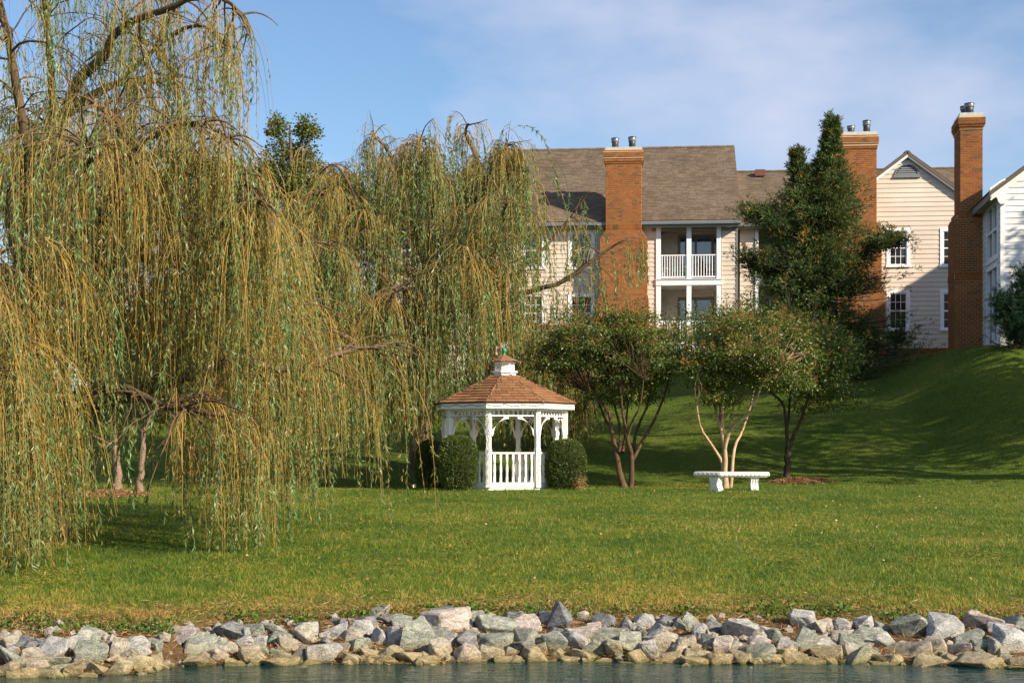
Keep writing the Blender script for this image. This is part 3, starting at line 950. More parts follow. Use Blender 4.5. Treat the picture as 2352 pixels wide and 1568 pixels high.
# --- gabled wing with the second chimney
d3 = -0.5
gl, gr, gp_ = hs(1968, d3), hs(2198, d3), hs(2083, d3)
zpk = hz(2083, 352, d3)
zge = zpk-0.75*(gr-gp_)
gw = []
for (ua, ub) in ((2036, 2090), (2159, 2213)):
    for (va, vb) in ((524, 613), (666, 759)):
        gw.append((hs(ua, d3), hs(ub, d3), hz(ua, vb, d3), hz(ua, va, d3)))
zs3 = hz(2110, 799, d3)
x3r = hs(2235, d3)
wl = wall_cells(gl, x3r, ZB, zge, glazed(gw), d3, d3+0.2)
wl.prism_y([(gl, zge), (gr, zge), (gp_, zpk-0.08)], d3, d3+0.2)
wall3 = wl.build('wall', M['cream_wall'], B)
def gclip(z):
    if z < zge: return (gl, x3r)
    w = (zpk-z)/0.75
    return (gp_-w, gp_+w)
# half-round louvred vent in the gable
vx0, vx1, vz0, vz1 = hs(2053, d3), hs(2112, d3), hz(2083, 407, d3), hz(2083, 377, d3)
vc, vr = (vx0+vx1)/2, (vx1-vx0)/2
siding(wall3, d3, gl, x3r, zs3, zpk-0.25, gw+[(vx0+0.1, vx1-0.1, vz0, vz0+vr*0.72)], M['cream'], clip=gclip)
vent = empty('gable_vent', (0,0,0), 0, B)
arc = [(vc+vr*math.cos(a), vz0+vr*math.sin(a)) for a in np.linspace(0, math.pi, 25)]
arci = [(vc+(vr-.09)*math.cos(a), vz0+.09+(vr-.10)*math.sin(a)*0.97) for a in np.linspace(0, math.pi, 25)]
m = MB(); n = 25
vs = [(x, d3-.07, z) for x, z in arc]+[(x, d3-.07, z) for x, z in arci]+[(x, d3-.005, z) for x, z in arc]+[(x, d3-.005, z) for x, z in arci]
fs = []
for i in range(n-1):
    fs += [(i, n+i, n+i+1, i+1), (i, i+1, 2*n+i+1, 2*n+i), (n+i, 3*n+i, 3*n+i+1, n+i+1)]
fs += [(0, n-1, 2*n-1, n)]
m.add(vs, fs)
m.box(vx0-.03, vx1+.03, d3-.09, d3-.004, vz0-.03, vz0+.05)
m.build('frame', M['grey_trim'], vent)
MB().prism_y(arci[::1], d3-.036, d3-.03).build('backing', M['dark_metal'], vent)
for k in range(6):
    z = vz0+.10+k*.082
    h = math.sqrt(max(0, (vr-.10)**2-(z-vz0)**2))
    if h > .06:
        MB().add([(vc-h, d3-.062, z), (vc+h, d3-.062, z), (vc+h, d3-.036, z+.055), (vc-h, d3-.036, z+.055), (vc-h, d3-.054, z-.008), (vc+h, d3-.054, z-.008)],
                 [(0,1,2,3), (4,5,1,0)]).build('slat', M['grey_trim'], vent)
for w in gw: window(B, *w, d3)
foundation(B, gl, x3r, hz(2110, 842, d3), zs3-0.02, d3-0.03, 130)
for ua in (2053,):
    fv = empty('crawl_vent', (0,0,0), 0, B)
    fx, fz = hs(ua, d3), hz(ua, 812, d3)
    MB().box(fx-.2, fx+.2, d3-.085, d3-.05, fz-.14, fz+.14).build('frame', M['gutter'], fv)
    for k in range(4): MB().box(fx-.17, fx+.17, d3-.095, d3-.086, fz-.11+k*.06, fz-.075+k*.06).build('slat', M['dark_metal'], fv)
# gable roof slopes run away from the viewer
p3 = math.atan(0.75); w3 = gr-gp_
s3 = math.hypot(w3+0.3, 0.75*(w3+0.3))
roof_plane(B, 'roof', (gl-0.3, d3+7.0, zge-0.225+0.05), 7.2, s3, p3, R(-90), 0)
roof_plane(B, 'roof', (gr+0.3, d3-0.2, zge-0.225+0.05), 7.2, s3, p3, R(90), 0)
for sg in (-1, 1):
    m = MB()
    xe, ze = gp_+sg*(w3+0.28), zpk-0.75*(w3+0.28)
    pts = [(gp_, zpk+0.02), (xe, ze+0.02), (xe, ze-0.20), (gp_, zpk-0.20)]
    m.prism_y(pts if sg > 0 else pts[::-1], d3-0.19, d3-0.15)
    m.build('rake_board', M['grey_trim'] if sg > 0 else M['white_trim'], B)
    m = MB()
    pts = [(gp_, zpk-0.16), (xe, ze-0.16), (xe, ze-0.19), (gp_, zpk-0.19)]
    m.prism_y(pts if sg > 0 else pts[::-1], d3-0.15, d3)
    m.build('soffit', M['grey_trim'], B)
zt, pr = cprof(1932, 2014, 308, (514, 532), d3-0.75, d3+0.25, 1928, 2026, 1924, 2034, (652, 676), 1975)
chimney(B, None, pr, ZB, zt, zge+0.5, [(hs(1955, d3-.3), d3-.25, .165, .36), (hs(1991, d3-.3), d3-.25, .165, .58)], 150,
        label='taller brick chimney with two flues beside the pale gable', bands=((hz(1975, 512, d3-.75)-0.2, hz(1975, 512, d3-.75)+0.02),))
# --- lower wing to the left, mostly behind the willow
d4 = 0.5
x4l, x4r = hs(872, d4), xl-0.16
z4e = hz(900, 522, d4-0.4)
win4 = []
for (ua, ub) in ((1022, 1066), (915, 960)):
    for (va, vb) in ((530, 618), (676, 762)):
        win4.append((hs(ua, d4), hs(ub, d4), hz(ua, vb, d4), hz(ua, va, d4)))
bal4 = (hs(975, d4), hs(1012, d4), hz(1000, 800, d4), hz(1000, 540, d4))
wall4 = wall_cells(x4l, x4r, ZB-2, z4e-0.02, [bal4]+glazed(win4), d4, d4+0.2).build('wall', M['cream_wall'], B)
siding(wall4, d4, x4l, x4r, zsid-0.4, z4e-0.05, win4+[(bal4[0]-.1, bal4[1]+.1, bal4[2], bal4[3])], M['cream'])
for w in win4: window(B, *w, d4)
MB().box(bal4[0]-.1, bal4[1]+.1, d4+1.5, d4+1.6, ZB-2, z4e).build('balcony_back_wall', M['cream_wall'], B)
MB().box(bal4[0]-.1, bal4[1]+.1, d4-.1, d4+1.5, hz(800, 662, d4), hz(800, 648, d4)).build('balcony_floor', M['white_trim'], B)
for ua in (973, 1008):
    MB().box(hs(ua, d4), hs(ua+9, d4), d4-.07, d4+.12, ZB-1, z4e-0.2).build('post', M['white_trim'], B)
railing(B, hs(982, d4), hs(1008, d4), d4, hz(1000, 648, d4), hz(1000, 594, d4), 6)
zr4 = hz(1000, 402, d4+dr2)
pitch4 = math.atan((zr4-z4e)/(dr2+0.45)); sl4 = math.hypot(dr2+0.45, zr4-z4e)
roof_plane(B, 'roof', (x4l-0.3, d4-0.45, z4e-0.02), x4r-x4l+0.3, sl4, pitch4, 0, 0)
roof_plane(B, 'roof', (x4r, d4+2*dr2+0.45, z4e-0.02), x4r-x4l+0.3, sl4, pitch4, math.pi, 0, rear=True)
MB().box(x4l-0.3, x4r, d4-0.47, d4-0.40, z4e-0.24, z4e-0.03).build('fascia', M['grey_trim'], B)
gutter(B, x4l-0.3, x4r, d4-0.473, z4e-0.17)
MB().add([(x4l, d4, z4e-.1), (x4l, d4+2*dr2, z4e-.1), (x4l, d4+dr2, zr4-.2), (x4l, d4, ZB-2), (x4l, d4+2*dr2, ZB-2)], [(0,2,1), (3,0,1,4)]).build('end_wall', M['cream'], B)
for (ua, ub, vt) in ((868, 900, 470),):
    zt = hz(ua, vt, d4-.6)
    a, b = hs(ua, d4-.6), hs(ub, d4-.6)
    q = (a, b, d4-.6, d4+.3)
    chimney(B, None, [(ZB-2, *q), (zt-.4, *q), (zt-.399, a-.06, b+.06, d4-.66, d4+.36), (zt, a-.06, b+.06, d4-.66, d4+.36)], ZB-1, zt, z4e, [((a+b)/2, d4-.15, .165, .5)] if vt < 500 else [], 0)

# balcony furniture
def plastic_chair(name, loc, rz, mat, label):
    c = empty(name, loc, rz)
    tag(c, label, 'chair')
    for sx in (-1, 1):
        for sy in (-1, 1):
            MB().tube([(sx*.25, sy*.22-.02, 0), (sx*.22, sy*.2, .38)], [.02, .024], 6).build('leg', mat, c)
        MB().add([(sx*.26-.03, -.28, .60), (sx*.26+.03, -.28, .60), (sx*.26+.03, .24, .56), (sx*.26-.03, .24, .56), (sx*.26-.03, -.28, .63), (sx*.26+.03, -.28, .63), (sx*.26+.03, .24, .59), (sx*.26-.03, .24, .59)],
                 [(0,3,2,1),(4,5,6,7),(0,1,5,4),(1,2,6,5),(2,3,7,6),(3,0,4,7)]).build('armrest', mat, c)
        MB().tube([(sx*.26, -.25, .0), (sx*.26, -.26, .60)], .022, 6).build('arm_post', mat, c)
    MB().box(-.25, .25, -.26, .24, .38, .42).build('seat', mat, c)
    for k in range(5):
        x = -.20+k*.10
        MB().add([(x-.042, .22, .42), (x+.042, .22, .42), (x+.045, .46, 1.02), (x-.045, .46, 1.02), (x-.042, .25, .42), (x+.042, .25, .42), (x+.045, .49, 1.02), (x-.045, .49, 1.02)],
                 [(0,1,2,3),(7,6,5,4),(0,4,5,1),(1,5,6,2),(2,6,7,3),(3,7,4,0)]).build('back_slat', mat, c)
    return c
def hp(u, d, z):
    s = hs(u, d)
    return (HO[0]+s*math.cos(HA)+d*math.sin(HA), HO[1]-s*math.sin(HA)+d*math.cos(HA), z)
plastic_chair('balcony_chair', hp(1566, .75, zf1), R(-75), M['chair_green'], 'green slatted chair on the upper balcony, left of the middle post')
plastic_chair('balcony_chair', hp(1630, .75, zf1), R(60), M['chair_dark'], 'dark slatted chair on the upper balcony, right of the middle post')
tb = empty('side_table', hp(1527, .6, zf1)); tag(tb, 'small white side table on the upper balcony behind the left railing', 'table')
MB().lathe([(.24, .50), (.25, .51), (.25, .53), (.24, .54)], 14).build('table_top', M['white_trim'], tb)
for k in range(3):
    a = k*2.1
    MB().tube([(.2*math.cos(a), .2*math.sin(a), 0), (.12*math.cos(a), .12*math.sin(a), .505)], .018, 6).build('leg', M['white_trim'], tb)
# ------------------------------------------------------------------ white house on the right
WA = R(8.0); WO = (PX(2300, 33.0), 33.0*KD)
W = empty('white_house', (WO[0], WO[1], 0), -WA)
tag(W, 'white sided house with enclosed porch and brick chimney at the top of the bank', 'house')
def wloc(u, v, Y):
    p = P(u, v, Y); dx, dy = p.x-WO[0], p.y-WO[1]
    c, s = math.cos(WA), math.sin(WA)
    return (dx*c-dy*s, dx*s+dy*c, p.z)
we = CZ+(HV-432)/F*33.0*KD          # eave height at the wall
wt = 0.74
WW, WD = 5.6, 6.0
zb3 = CZ+(HV-795)/F*33.0*KD
wallw = MB()
wallw.box(0, WW, 0, 0.2, zb3-1.2, we)
wallw.box(WW-0.2, WW, 0.2, WD, zb3-1.2, we)
wallw.box(0, WW, WD, WD+0.2, zb3-1.2, we)
pk = we+wt*WW/2
wallw.prism_y([(0, we), (WW, we), (WW/2, pk)], 0, 0.2)
wallw.prism_y([(0, we), (WW, we), (WW/2, pk)], WD, WD+0.2)
ww = wallw.build('wall', M['white_trim'], W)
siding(ww, 0.0, 0.09, WW-0.09, zb3+0.02, pk-0.2, [], M['white_siding'], lap=0.2, clip=lambda z: (0.09, WW-0.09) if z < we else (WW/2-(pk-z)/wt, WW/2+(pk-z)/wt))
# side wall facing the slope, with the porch openings
op = [(0.55, 2.6, zb3+0.15, zb3+2.75), (0.55, 2.6, zb3+3.05, we-0.35)]
sw = MB()
for (a, b, c, d) in [(0.2, WD, zb3-1.2, we)]:
    gy = sorted(set([a, b]+[v for o in op for v in o[:2]])); gzz = sorted(set([c, d]+[v for o in op for v in o[2:]]))
    for p, q in zip(gy[:-1], gy[1:]):
        for r_, s_ in zip(gzz[:-1], gzz[1:]):
            if any(o[0] < (p+q)/2 < o[1] and o[2] < (r_+s_)/2 < o[3] for o in op): continue
            sw.box(0, 0.2, p, q, r_, s_)
sww = sw.build('side_wall', M['white_trim'], W)
siding(sww, 0.0, 0.09, WD, zb3+0.02, we-0.05, [(o[0]-0.08, o[1]+0.08, o[2]-0.1, o[3]+0.08) for o in op], M['white_siding'], lap=0.2, along='y')
MB().box(-0.035, 0.09, -0.035, 0.09, zb3-0.05, we).build('corner_board', M['white_trim'], W)
for i, o in enumerate(op):
    pw = empty('porch_window' if i < 2 else 'window', (0,0,0), 0, W)
    f = MB()
    y0, y1, z0, z1 = o
    f.box(-.05, .12, y0-.08, y0+.05, z0-.1, z1+.08); f.box(-.05, .12, y1-.05, y1+.08, z0-.1, z1+.08)
    f.box(-.05, .12, y0+.05, y1-.05, z1-.04, z1+.08); f.box(-.06, .12, y0+.05, y1-.05, z0-.1, z0+.08)
    ym = (y0+y1)/2
    f.box(-.02, .12, ym-.05, ym+.05, z0+.08, z1-.04)
    zr = z0+0.95
    f.box(-.03, .12, y0+.05, ym-.05, zr-.04, zr+.04); f.box(-.03, .12, ym+.05, y1-.05, zr-.04, zr+.04)
    f.build('frame', M['white_trim'], pw)
    for (a, b) in ((y0+.05, ym-.05), (ym+.05, y1-.05)):
        MB().box(.07, .085, a, b, z0+.08, zr-.04).build('pane', M['glass_porch'], pw)
        MB().box(.07, .085, a, b, zr+.04, z1-.04).build('pane', M['glass_porch'], pw)
fo = foundation(W, 0.0, WW, zb3-0.6, zb3+0.0, -0.02, 60)
# brick footing along the side wall
fs_ = MB().box(-0.02, 0.18, 0.0, WD, zb3-1.6, zb3-0.03).build('foundation', M['mortar'], W)
bx = []
z = zb3-0.07; k = 0
while z > zb3-0.6:
    p = 0.06-(k % 2)*0.1
    while p < WD:
        bx.append((-0.018, p+0.1, z, 0.05, 0.192, 0.07)); p += 0.2032
    z -= 0.0813; k += 1
pieces('brick', 'brickwork', bx, M['brick'], fs_, 20)
# roof with deep eaves
pw_ = math.atan(wt)
ov = 0.42
sw_l = math.hypot(WW/2+ov, wt*(WW/2+ov))
roof_plane(W, 'roof', (-ov, WD+0.45, we-wt*ov+0.16), WD+0.65, sw_l, pw_, R(-90), 0)
roof_plane(W, 'roof', (WW+ov, -0.20, we-wt*ov+0.16), WD+0.65, sw_l, pw_, R(90), 0, rear=True)
for sg in (-1, 1):
    xc = WW/2
    xe = xc+sg*(WW/2+ov-0.02); zc = pk+0.10; ze = zc-wt*(WW/2+ov-0.02)
    pts = [(xc, zc), (xe, ze), (xe+(-sg)*0.03, ze-0.24), (xc, zc-0.27)]
    MB().prism_y(pts, -0.19, -0.14).build('rake_board', M['white'], W)
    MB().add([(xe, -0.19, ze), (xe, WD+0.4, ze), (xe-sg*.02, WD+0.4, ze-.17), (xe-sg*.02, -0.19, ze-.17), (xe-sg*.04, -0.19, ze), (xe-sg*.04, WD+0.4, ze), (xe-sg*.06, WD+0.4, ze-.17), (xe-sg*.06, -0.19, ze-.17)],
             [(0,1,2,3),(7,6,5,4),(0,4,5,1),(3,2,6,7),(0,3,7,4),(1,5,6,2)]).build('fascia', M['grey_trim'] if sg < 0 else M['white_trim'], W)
    a, b = (xe, -0.03) if sg < 0 else (WW+0.03, xe)
    MB().box(min(a, b)+.03, max(a, b)-.002, -0.15, WD+0.35, we-0.30, we-0.26).build('soffit', M['cream_wall'], W)
# moulded cornice return at the near corner
crp = [(-ov+.02, we-.02), (-ov+.02, we-.20), (-ov+.06, we-.24), (-ov+.10, we-.32), (-ov+.15, we-.33), (-ov+.19, we-.30), (-ov+.26, we-.36), (-ov+.30, we-.48), (-ov+.36, we-.55), (0.10, we-.55), (0.10, we+.28), (-0.05, we+.22)]
MB().prism_y(crp, -0.185, -0.032).build('cornice_return', M['white'], W)
# chimney on the side wall
cy = 1.0
cfy = 3.5
def cx(u):
    # local x of column u on the chimney's front plane
    k = (u-HU)/F; c, s = math.cos(WA), math.sin(WA)
    lx = 0.0
    for _ in range(30):
        X = WO[0]+lx*c+cfy*s; Y = WO[1]-lx*s+cfy*c
        lx += (k*Y-X)*0.9
    return lx
YC = 53.0
def cz_(v): return CZ+(HV-v)/F*YC
xa, xb = cx(2206), 0.0
xs2 = cx(2192)
dpt = 1.55
zt3 = cz_(264)
prw = [(2.4, xs2, xb, cfy, cfy+dpt), (cz_(502), xs2, xb, cfy, cfy+dpt), (cz_(484), xa, xb, cfy+.06, cfy+dpt-.06), (zt3-.50, xa, xb, cfy+.06, cfy+dpt-.06),
       (zt3-.499, xa-.03, xb+.03, cfy+.03, cfy+dpt-.03), (zt3-.39, xa-.03, xb+.03, cfy+.03, cfy+dpt-.03), (zt3-.389, xa-.06, xb+.06, cfy, cfy+dpt),
       (zt3-.29, xa-.06, xb+.06, cfy, cfy+dpt), (zt3-.289, xa-.09, xb+.09, cfy-.03, cfy+dpt+.03), (zt3-.1, xa-.09, xb+.09, cfy-.03, cfy+dpt+.03), (zt3-.099, xa-.05, xb+.05, cfy, cfy+dpt), (zt3, xa-.05, xb+.05, cfy, cfy+dpt)]
chimney(W, None, prw, 2.6, zt3, 2.6, [((xa+xb)/2-.02, cfy+.40, .17, .42), ((xa+xb)/2-.10, cfy+.85, .17, .42)], 300,
        label='tall brick chimney with soldier courses on the side wall', bands=((cz_(499), cz_(485)), (cz_(640), cz_(627))))


# front wing of the white house and the next house along, both mostly beyond the right edge of view
def plain_house(name, label, x0, x1, y0, y1, ze, slope, parent=None, rz=0.0):
    h = empty(name, (x0, y0, 0), rz)
    tag(h, label, 'house')
    w, d = x1-x0, y1-y0
    zb_ = 2.2
    m = MB()
    m.box(0, w, 0, .2, zb_, ze); m.box(0, .2, .2, d-.2, zb_, ze); m.box(w-.2, w, .2, d-.2, zb_, ze); m.box(0, w, d-.2, d, zb_, ze)
    pk_ = ze+slope*w/2
    m.prism_y([(0, ze), (w, ze), (w/2, pk_)], 0, .2); m.prism_y([(0, ze), (w, ze), (w/2, pk_)], d-.2, d)
    wl_ = m.build('wall', M['white_trim'], h)
    siding(wl_, 0.0, 0, w, 5.0, pk_-.2, [], M['white_siding'], lap=.2, clip=lambda z: (0, w) if z < ze else (w/2-(pk_-z)/slope, w/2+(pk_-z)/slope))
    siding(wl_, 0.0, 0, d, 5.0, ze-.05, [], M['white_siding'], lap=.2, along='y')
    pa = math.atan(slope); o_ = .35
    L_ = math.hypot(w/2+o_, slope*(w/2+o_))
    roof_plane(h, 'roof', (-o_, d+.2, ze-slope*o_+.14), d+.4, L_, pa, R(-90), 0, rear=True)
    roof_plane(h, 'roof', (w+o_, -.2, ze-slope*o_+.14), d+.4, L_, pa, R(90), 0, rear=True)
    n_ = max(1, int(d/3.5))
    for fz in (6.2, 8.9):
        if fz+1.6 < ze:
            for i in range(max(1, int(w/3))):
                cx0 = w*(i+.5)/max(1, int(w/3))
                window(h, cx0-.5, cx0+.5, fz, fz+1.6, -.03)
    return h
plain_house('white_house', 'neighbouring white sided house standing just beyond the white house with the porch', 23.3, 31.7, 49.5, 57.0, 11.8, .74)

# ------------------------------------------------------------------ brick house at the far left, behind the big willow
LB = empty('brick_house', (PX(500, 46), 46*KD, 0), R(4))
tag(LB, 'brick house with grey shingle roof showing through the big left willow', 'house')
def lx(u, Y=46.0): return PX(u, Y)-PX(500, 46)
def lz(v, Y=46.0): return CZ+(HV-v)/F*Y*KD
la, lb_ = lx(392), lx(752)
lze = lz(622)
lw = MB().box(la, lb_, 0, 0.2, 1.0, lze).build('wall', M['mortar'], LB)
bx = []
z = lze-.05; k = 0
while z > 3.0:
    p = la-(k % 2)*.1
    while p < lb_:
        s, e = max(p, la), min(p+.2032, lb_)
        if e-s > .03: bx.append(((s+e)/2, -.012, z, e-s-.011, .05, .07))
        p += .2032
    z -= .0813; k += 1
pieces('brick', 'brickwork', bx, M['brick'], lw, 0)
lr = 3.4
zlr = lz(518, 46+lr/KD)
lp = math.atan((zlr-lze)/(lr+.4))
roof_plane(LB, 'roof', (la-.25, -.4, lze), lb_-la+.5, math.hypot(lr+.4, zlr-lze), lp, 0, 0)
roof_plane(LB, 'roof', (lb_+.25, 2*lr+.4, lze), lb_-la+.5, math.hypot(lr+.4, zlr-lze), lp, math.pi, 0, rear=True)
MB().box(la-.25, lb_+.25, -.46, -.40, lze-.22, lze-.02).build('fascia', M['white_trim'], LB)
for x in (la+.01, lb_-.21):
    MB().add([(x, .2, 1), (x, 2*lr, 1), (x, 2*lr, lze-.1), (x, .2, lze-.1), (x, lr, zlr-.25), (x+.2, .2, 1), (x+.2, 2*lr, 1), (x+.2, 2*lr, lze-.1), (x+.2, .2, lze-.1), (x+.2, lr, zlr-.25)],
        [(0,3,4,2,1),(5,6,7,9,8),(3,8,9,4),(4,9,7,2)]).build('end_wall', M['brick'], LB)
MB().box(la+.3, lb_-.3, 2*lr-.2, 2*lr, 1, lze-.1).build('rear_wall', M['brick'], LB)
window(LB, lx(520), lx(566), lz(730), lz(640), -.035)
window(LB, lx(598), lx(640), lz(730), lz(640), -.035)

# ------------------------------------------------------------------ gazebo
GC = (PX(1158, 27.2), 27.2*KD)
GR = 1.68
G = empty('gazebo', (GC[0], GC[1], 0.0), R(9))
tag(G, 'white octagonal gazebo with brown shingle roof and cupola at the lawn crest', 'gazebo')
AP = GR*math.cos(R(22.5)); SD = GR*math.sin(R(22.5))*2
def gpt(k, r, z):
    a = R(22.5+45*k)
    return (r*math.sin(a), -r*math.cos(a), z)
def octa(r): return [gpt(k, r, 0)[:2] for k in range(8)]
MB().prism_z(octa(GR+0.02), -0.25, 0.05).build('floor', M['white'], G)
post = MB()
for (h, a, b) in ((.068, .03, 1.02), (.056, 1.02, 1.42), (.068, 1.42, 2.14)):
    post.box(-h, h, -h, h, a, b)
post.add([(-.068,-.068,1.02),(.068,-.068,1.02),(.068,.068,1.02),(-.068,.068,1.02),(-.056,-.056,1.06),(.056,-.056,1.06),(.056,.056,1.06),(-.056,.056,1.06)], [(0,1,5,4),(1,2,6,5),(2,3,7,6),(3,0,4,7)])
pm_ = post.mesh('post', M['white'])
bal_m = MB().box(-.03, .03, -.03, .03, .16, .30).box(-.03, .03, -.03, .03, .76, .91)
bal_m.lathe([(.028,.30),(.036,.315),(.024,.33),(.036,.345),(.026,.37),(.034,.44),(.036,.50),(.030,.60),(.022,.68),(.034,.70),(.022,.715),(.034,.73),(.026,.76)], 10)
bal_me = bal_m.mesh('baluster', M['white'])
spin_me = MB().lathe([(.030,1.92),(.030,1.935),(.016,1.95),(.028,1.985),(.016,2.02),(.030,2.035),(.030,2.05)], 8).mesh('spindle', M['white'])
x0 = SD/2-.075
arcb = [(x0-.45+.40*math.cos(a), 1.42+.40*math.sin(a)) for a in np.linspace(math.pi/2, 0, 12)]
brk = [(x0-.45, 1.885)]+arcb+[(x0-.02, 1.37), (x0, 1.36), (x0, 1.52), (x0-.08, 1.60), (x0-.20, 1.74), (x0-.30, 1.83), (x0-.33, 1.885)]
brk_r = MB().prism_y(brk, -AP-.025, -AP+.025).mesh('bracket', M['white'])
brk_l = MB().prism_y([(-x, z) for x, z in brk][::-1], -AP-.025, -AP+.025).mesh('bracket', M['white'])
val = [(-SD/2+.05, 2.13)]
nsc = 9
zz = []
for i in range(nsc*4+1):
    t_ = i/(nsc*4); zz.append((-SD/2+.05+t_*(SD-.1), 2.055-.03*abs(math.sin(math.pi*nsc*t_))))
val_me = MB().prism_y(zz+[(SD/2-.05, 2.13), (-SD/2+.05, 2.13)], -AP-.05, -AP-.03).mesh('scalloped_valance', M['white'])
tr = MB().box(-SD/2+.07, SD/2-.07, -AP-.045, -AP+.045, .905, .95).mesh('top_rail', M['white'])
br = MB().box(-SD/2+.07, SD/2-.07, -AP-.035, -AP+.035, .04, .16).mesh('bottom_rail', M['white'])
f1 = MB().box(-SD/2+.07, SD/2-.07, -AP-.03, -AP+.03, 1.885, 1.92).mesh('lower_rail', M['white'])
f2 = MB().box(-SD/2+.07, SD/2-.07, -AP-.03, -AP+.03, 2.05, 2.14).mesh('beam', M['white'])
for k in range(8):
    rz = R(45*k)
    p = gpt(k, GR, 0)
    inst('post', pm_, G, (p[0], p[1], 0), (0, 0, rz+R(22.5)))
    if k != 4:
        rl = empty('railing', (0,0,0), rz, G)
        inst('top_rail', tr, rl); inst('bottom_rail', br, rl)
        for i in range(7):
            inst('baluster', bal_me, rl, (-SD/2+.07+(SD-.14)*(i+.5)/7, -AP, 0))
    fz = empty('frieze', (0,0,0), rz, G)
    inst('lower_rail', f1, fz); inst('beam', f2, fz); inst('scalloped_valance', val_me, fz)
    for i in range(9):
        inst('spindle', spin_me, fz, (-SD/2+.07+(SD-.14)*(i+.5)/9, -AP, 0))
    inst('bracket', brk_l, G, rot=(0,0,rz)); inst('bracket', brk_r, G, rot=(0,0,rz))
# eave fascia and roof
RE, RT, ZE, ZT = 1.98, 0.34, 2.25, 3.02
def ring(r0, r1, z0, z1, name, mat, parent):
    m = MB()
    o0, o1 = octa(r0), octa(r1)
    vs = [(*p, z0) for p in o0]+[(*p, z1) for p in o0]+[(*p, z0) for p in o1]+[(*p, z1) for p in o1]
    fs = []
    for i in range(8):
        j = (i+1) % 8
        fs += [(i, j, 8+j, 8+i), (16+j, 16+i, 24+i, 24+j), (i, 16+i, 16+j, j), (8+i, 8+j, 24+j, 24+i)]
    m.add(vs, fs)
    return m.build(name, mat, parent)
ring(RE-.035, RE-.075, ZE-.16, ZE-.008, 'fascia', M['white'], G)
ring(RE-.08, GR+.03, ZE-.13, ZE-.11, 'soffit', M['white'], G)
groof = MB()
o0, o1 = octa(RE), octa(RT)
groof.add([(*p, ZE) for p in o0]+[(*p, ZT) for p in o1]+[(*p, ZE-.02) for p in o0], [(i, (i+1) % 8, 8+(i+1) % 8, 8+i) for i in range(8)]+[tuple(range(8, 16)), tuple(range(16, 24))[::-1]]+[(16+i, 16+(i+1) % 8, (i+1) % 8, i) for i in range(8)])
groof = groof.build('roof', M['gaz_deck'], G)
c22, t22 = math.cos(R(22.5)), math.tan(R(22.5))
def roof_shingles(parent, RE, RT, ZE, ZT, rows, tab, mat, th=.014):
    ae, at_ = RE*c22, RT*c22
    rr = random.Random(2)
    nrm = Vector((0, -(ZT-ZE), ae-at_)).normalized()
    for k in range(8):
        for r in range(rows):
            t0, t1 = r/rows, min(1, (r+1.12)/rows)
            a0, a1 = ae+.02-(ae+.02-at_)*t0, ae-(ae-at_)*t1
            z0_, z1_ = ZE+(ZT-ZE)*t0, ZE+(ZT-ZE)*t1
            w0, w1 = a0*t22-.004, a1*t22-.004
            x = -w0-(r % 2)*tab*.5-rr.random()*.05
            while x < w0-.02:
                s, e = max(x, -w0), min(x+tab, w0)
                x += tab
                s1, e1 = max(s, -w1), min(e, w1)
                if e-s < .03: continue
                if e1 < s1: s1 = e1 = (w1 if s > 0 else -w1)
                pts = [(s+.006, -a0, z0_), (e-.006, -a0, z0_), (e1-.006, -a1, z1_), (s1+.006, -a1, z1_)]
                if e1-s1 < .01: pts = pts[:3]
                lift0, lift1 = .026, .006
                n = len(pts)
                top = [Vector(p)+nrm*(lift0 if i < 2 else lift1) for i, p in enumerate(pts)]
                bot = [Vector(p)+nrm*(lift0-th if i < 2 else lift1-.005) for i, p in enumerate(pts)]
                mb = MB().add(top+bot, [tuple(range(n))]+[(i, n+i, n+(i+1) % n, (i+1) % n) for i in range(n)])
                mb.build('shingle', mat, parent, rz=R(45*k))
roof_shingles(groof, RE, RT, ZE, ZT, 10, .30, M['gaz_shingle'])
for k in range(8):
    a, b = Vector(gpt(k, RE+.01, ZE+.022)), Vector(gpt(k, RT, ZT+.022))
    d = (b-a); tang = Vector((math.cos(R(22.5+45*k)), math.sin(R(22.5+45*k)), 0))
    m = MB()
    m.add([a-tang*.05-Vector((0,0,.018)), a+Vector((0,0,.014)), a+tang*.05-Vector((0,0,.018)), b-tang*.05-Vector((0,0,.018)), b+Vector((0,0,.014)), b+tang*.05-Vector((0,0,.018))], [(0,1,4,3),(1,2,5,4),(0,2,1),(3,4,5)])
    m.build('hip_cap', M['gaz_shingle'], groof)
cu = empty('cupola', (0,0,0), 0, G)
MB().prism_z(octa(.33), 2.96, 3.10).build('base', M['white'], cu)
MB().prism_z(octa(.375), 3.10, 3.145).build('ledge', M['white'], cu)
MB().prism_z(octa(.255), 3.145, 3.36).build('core', M['dark_metal'], cu)
for k in range(8):
    rz = R(45*k); a = .285*c22; hw = a*t22
    f = MB()
    f.box(-hw, -hw+.03, -a, -a+.03, 3.145, 3.36); f.box(hw-.03, hw, -a, -a+.03, 3.145, 3.36)
    f.box(-hw+.03, hw-.03, -a, -a+.03, 3.335, 3.36); f.box(-hw+.03, hw-.03, -a, -a+.03, 3.145, 3.165)
    f.build('louver_frame', M['white'], cu, rz=rz)
    for j in range(5):
        z = 3.168+j*.034
        MB().add([(-hw+.03, -a+.002, z), (hw-.03, -a+.002, z), (hw-.03, -a+.026, z+.026), (-hw+.03, -a+.026, z+.026), (-hw+.03, -a+.006, z-.006), (hw-.03, -a+.006, z-.006)], [(0,1,2,3), (4,5,1,0)]).build('louver', M['white'], cu, rz=rz)
MB().prism_z(octa(.33), 3.36, 3.40).build('cornice', M['white'], cu)
cr = MB()
o0 = octa(.42)
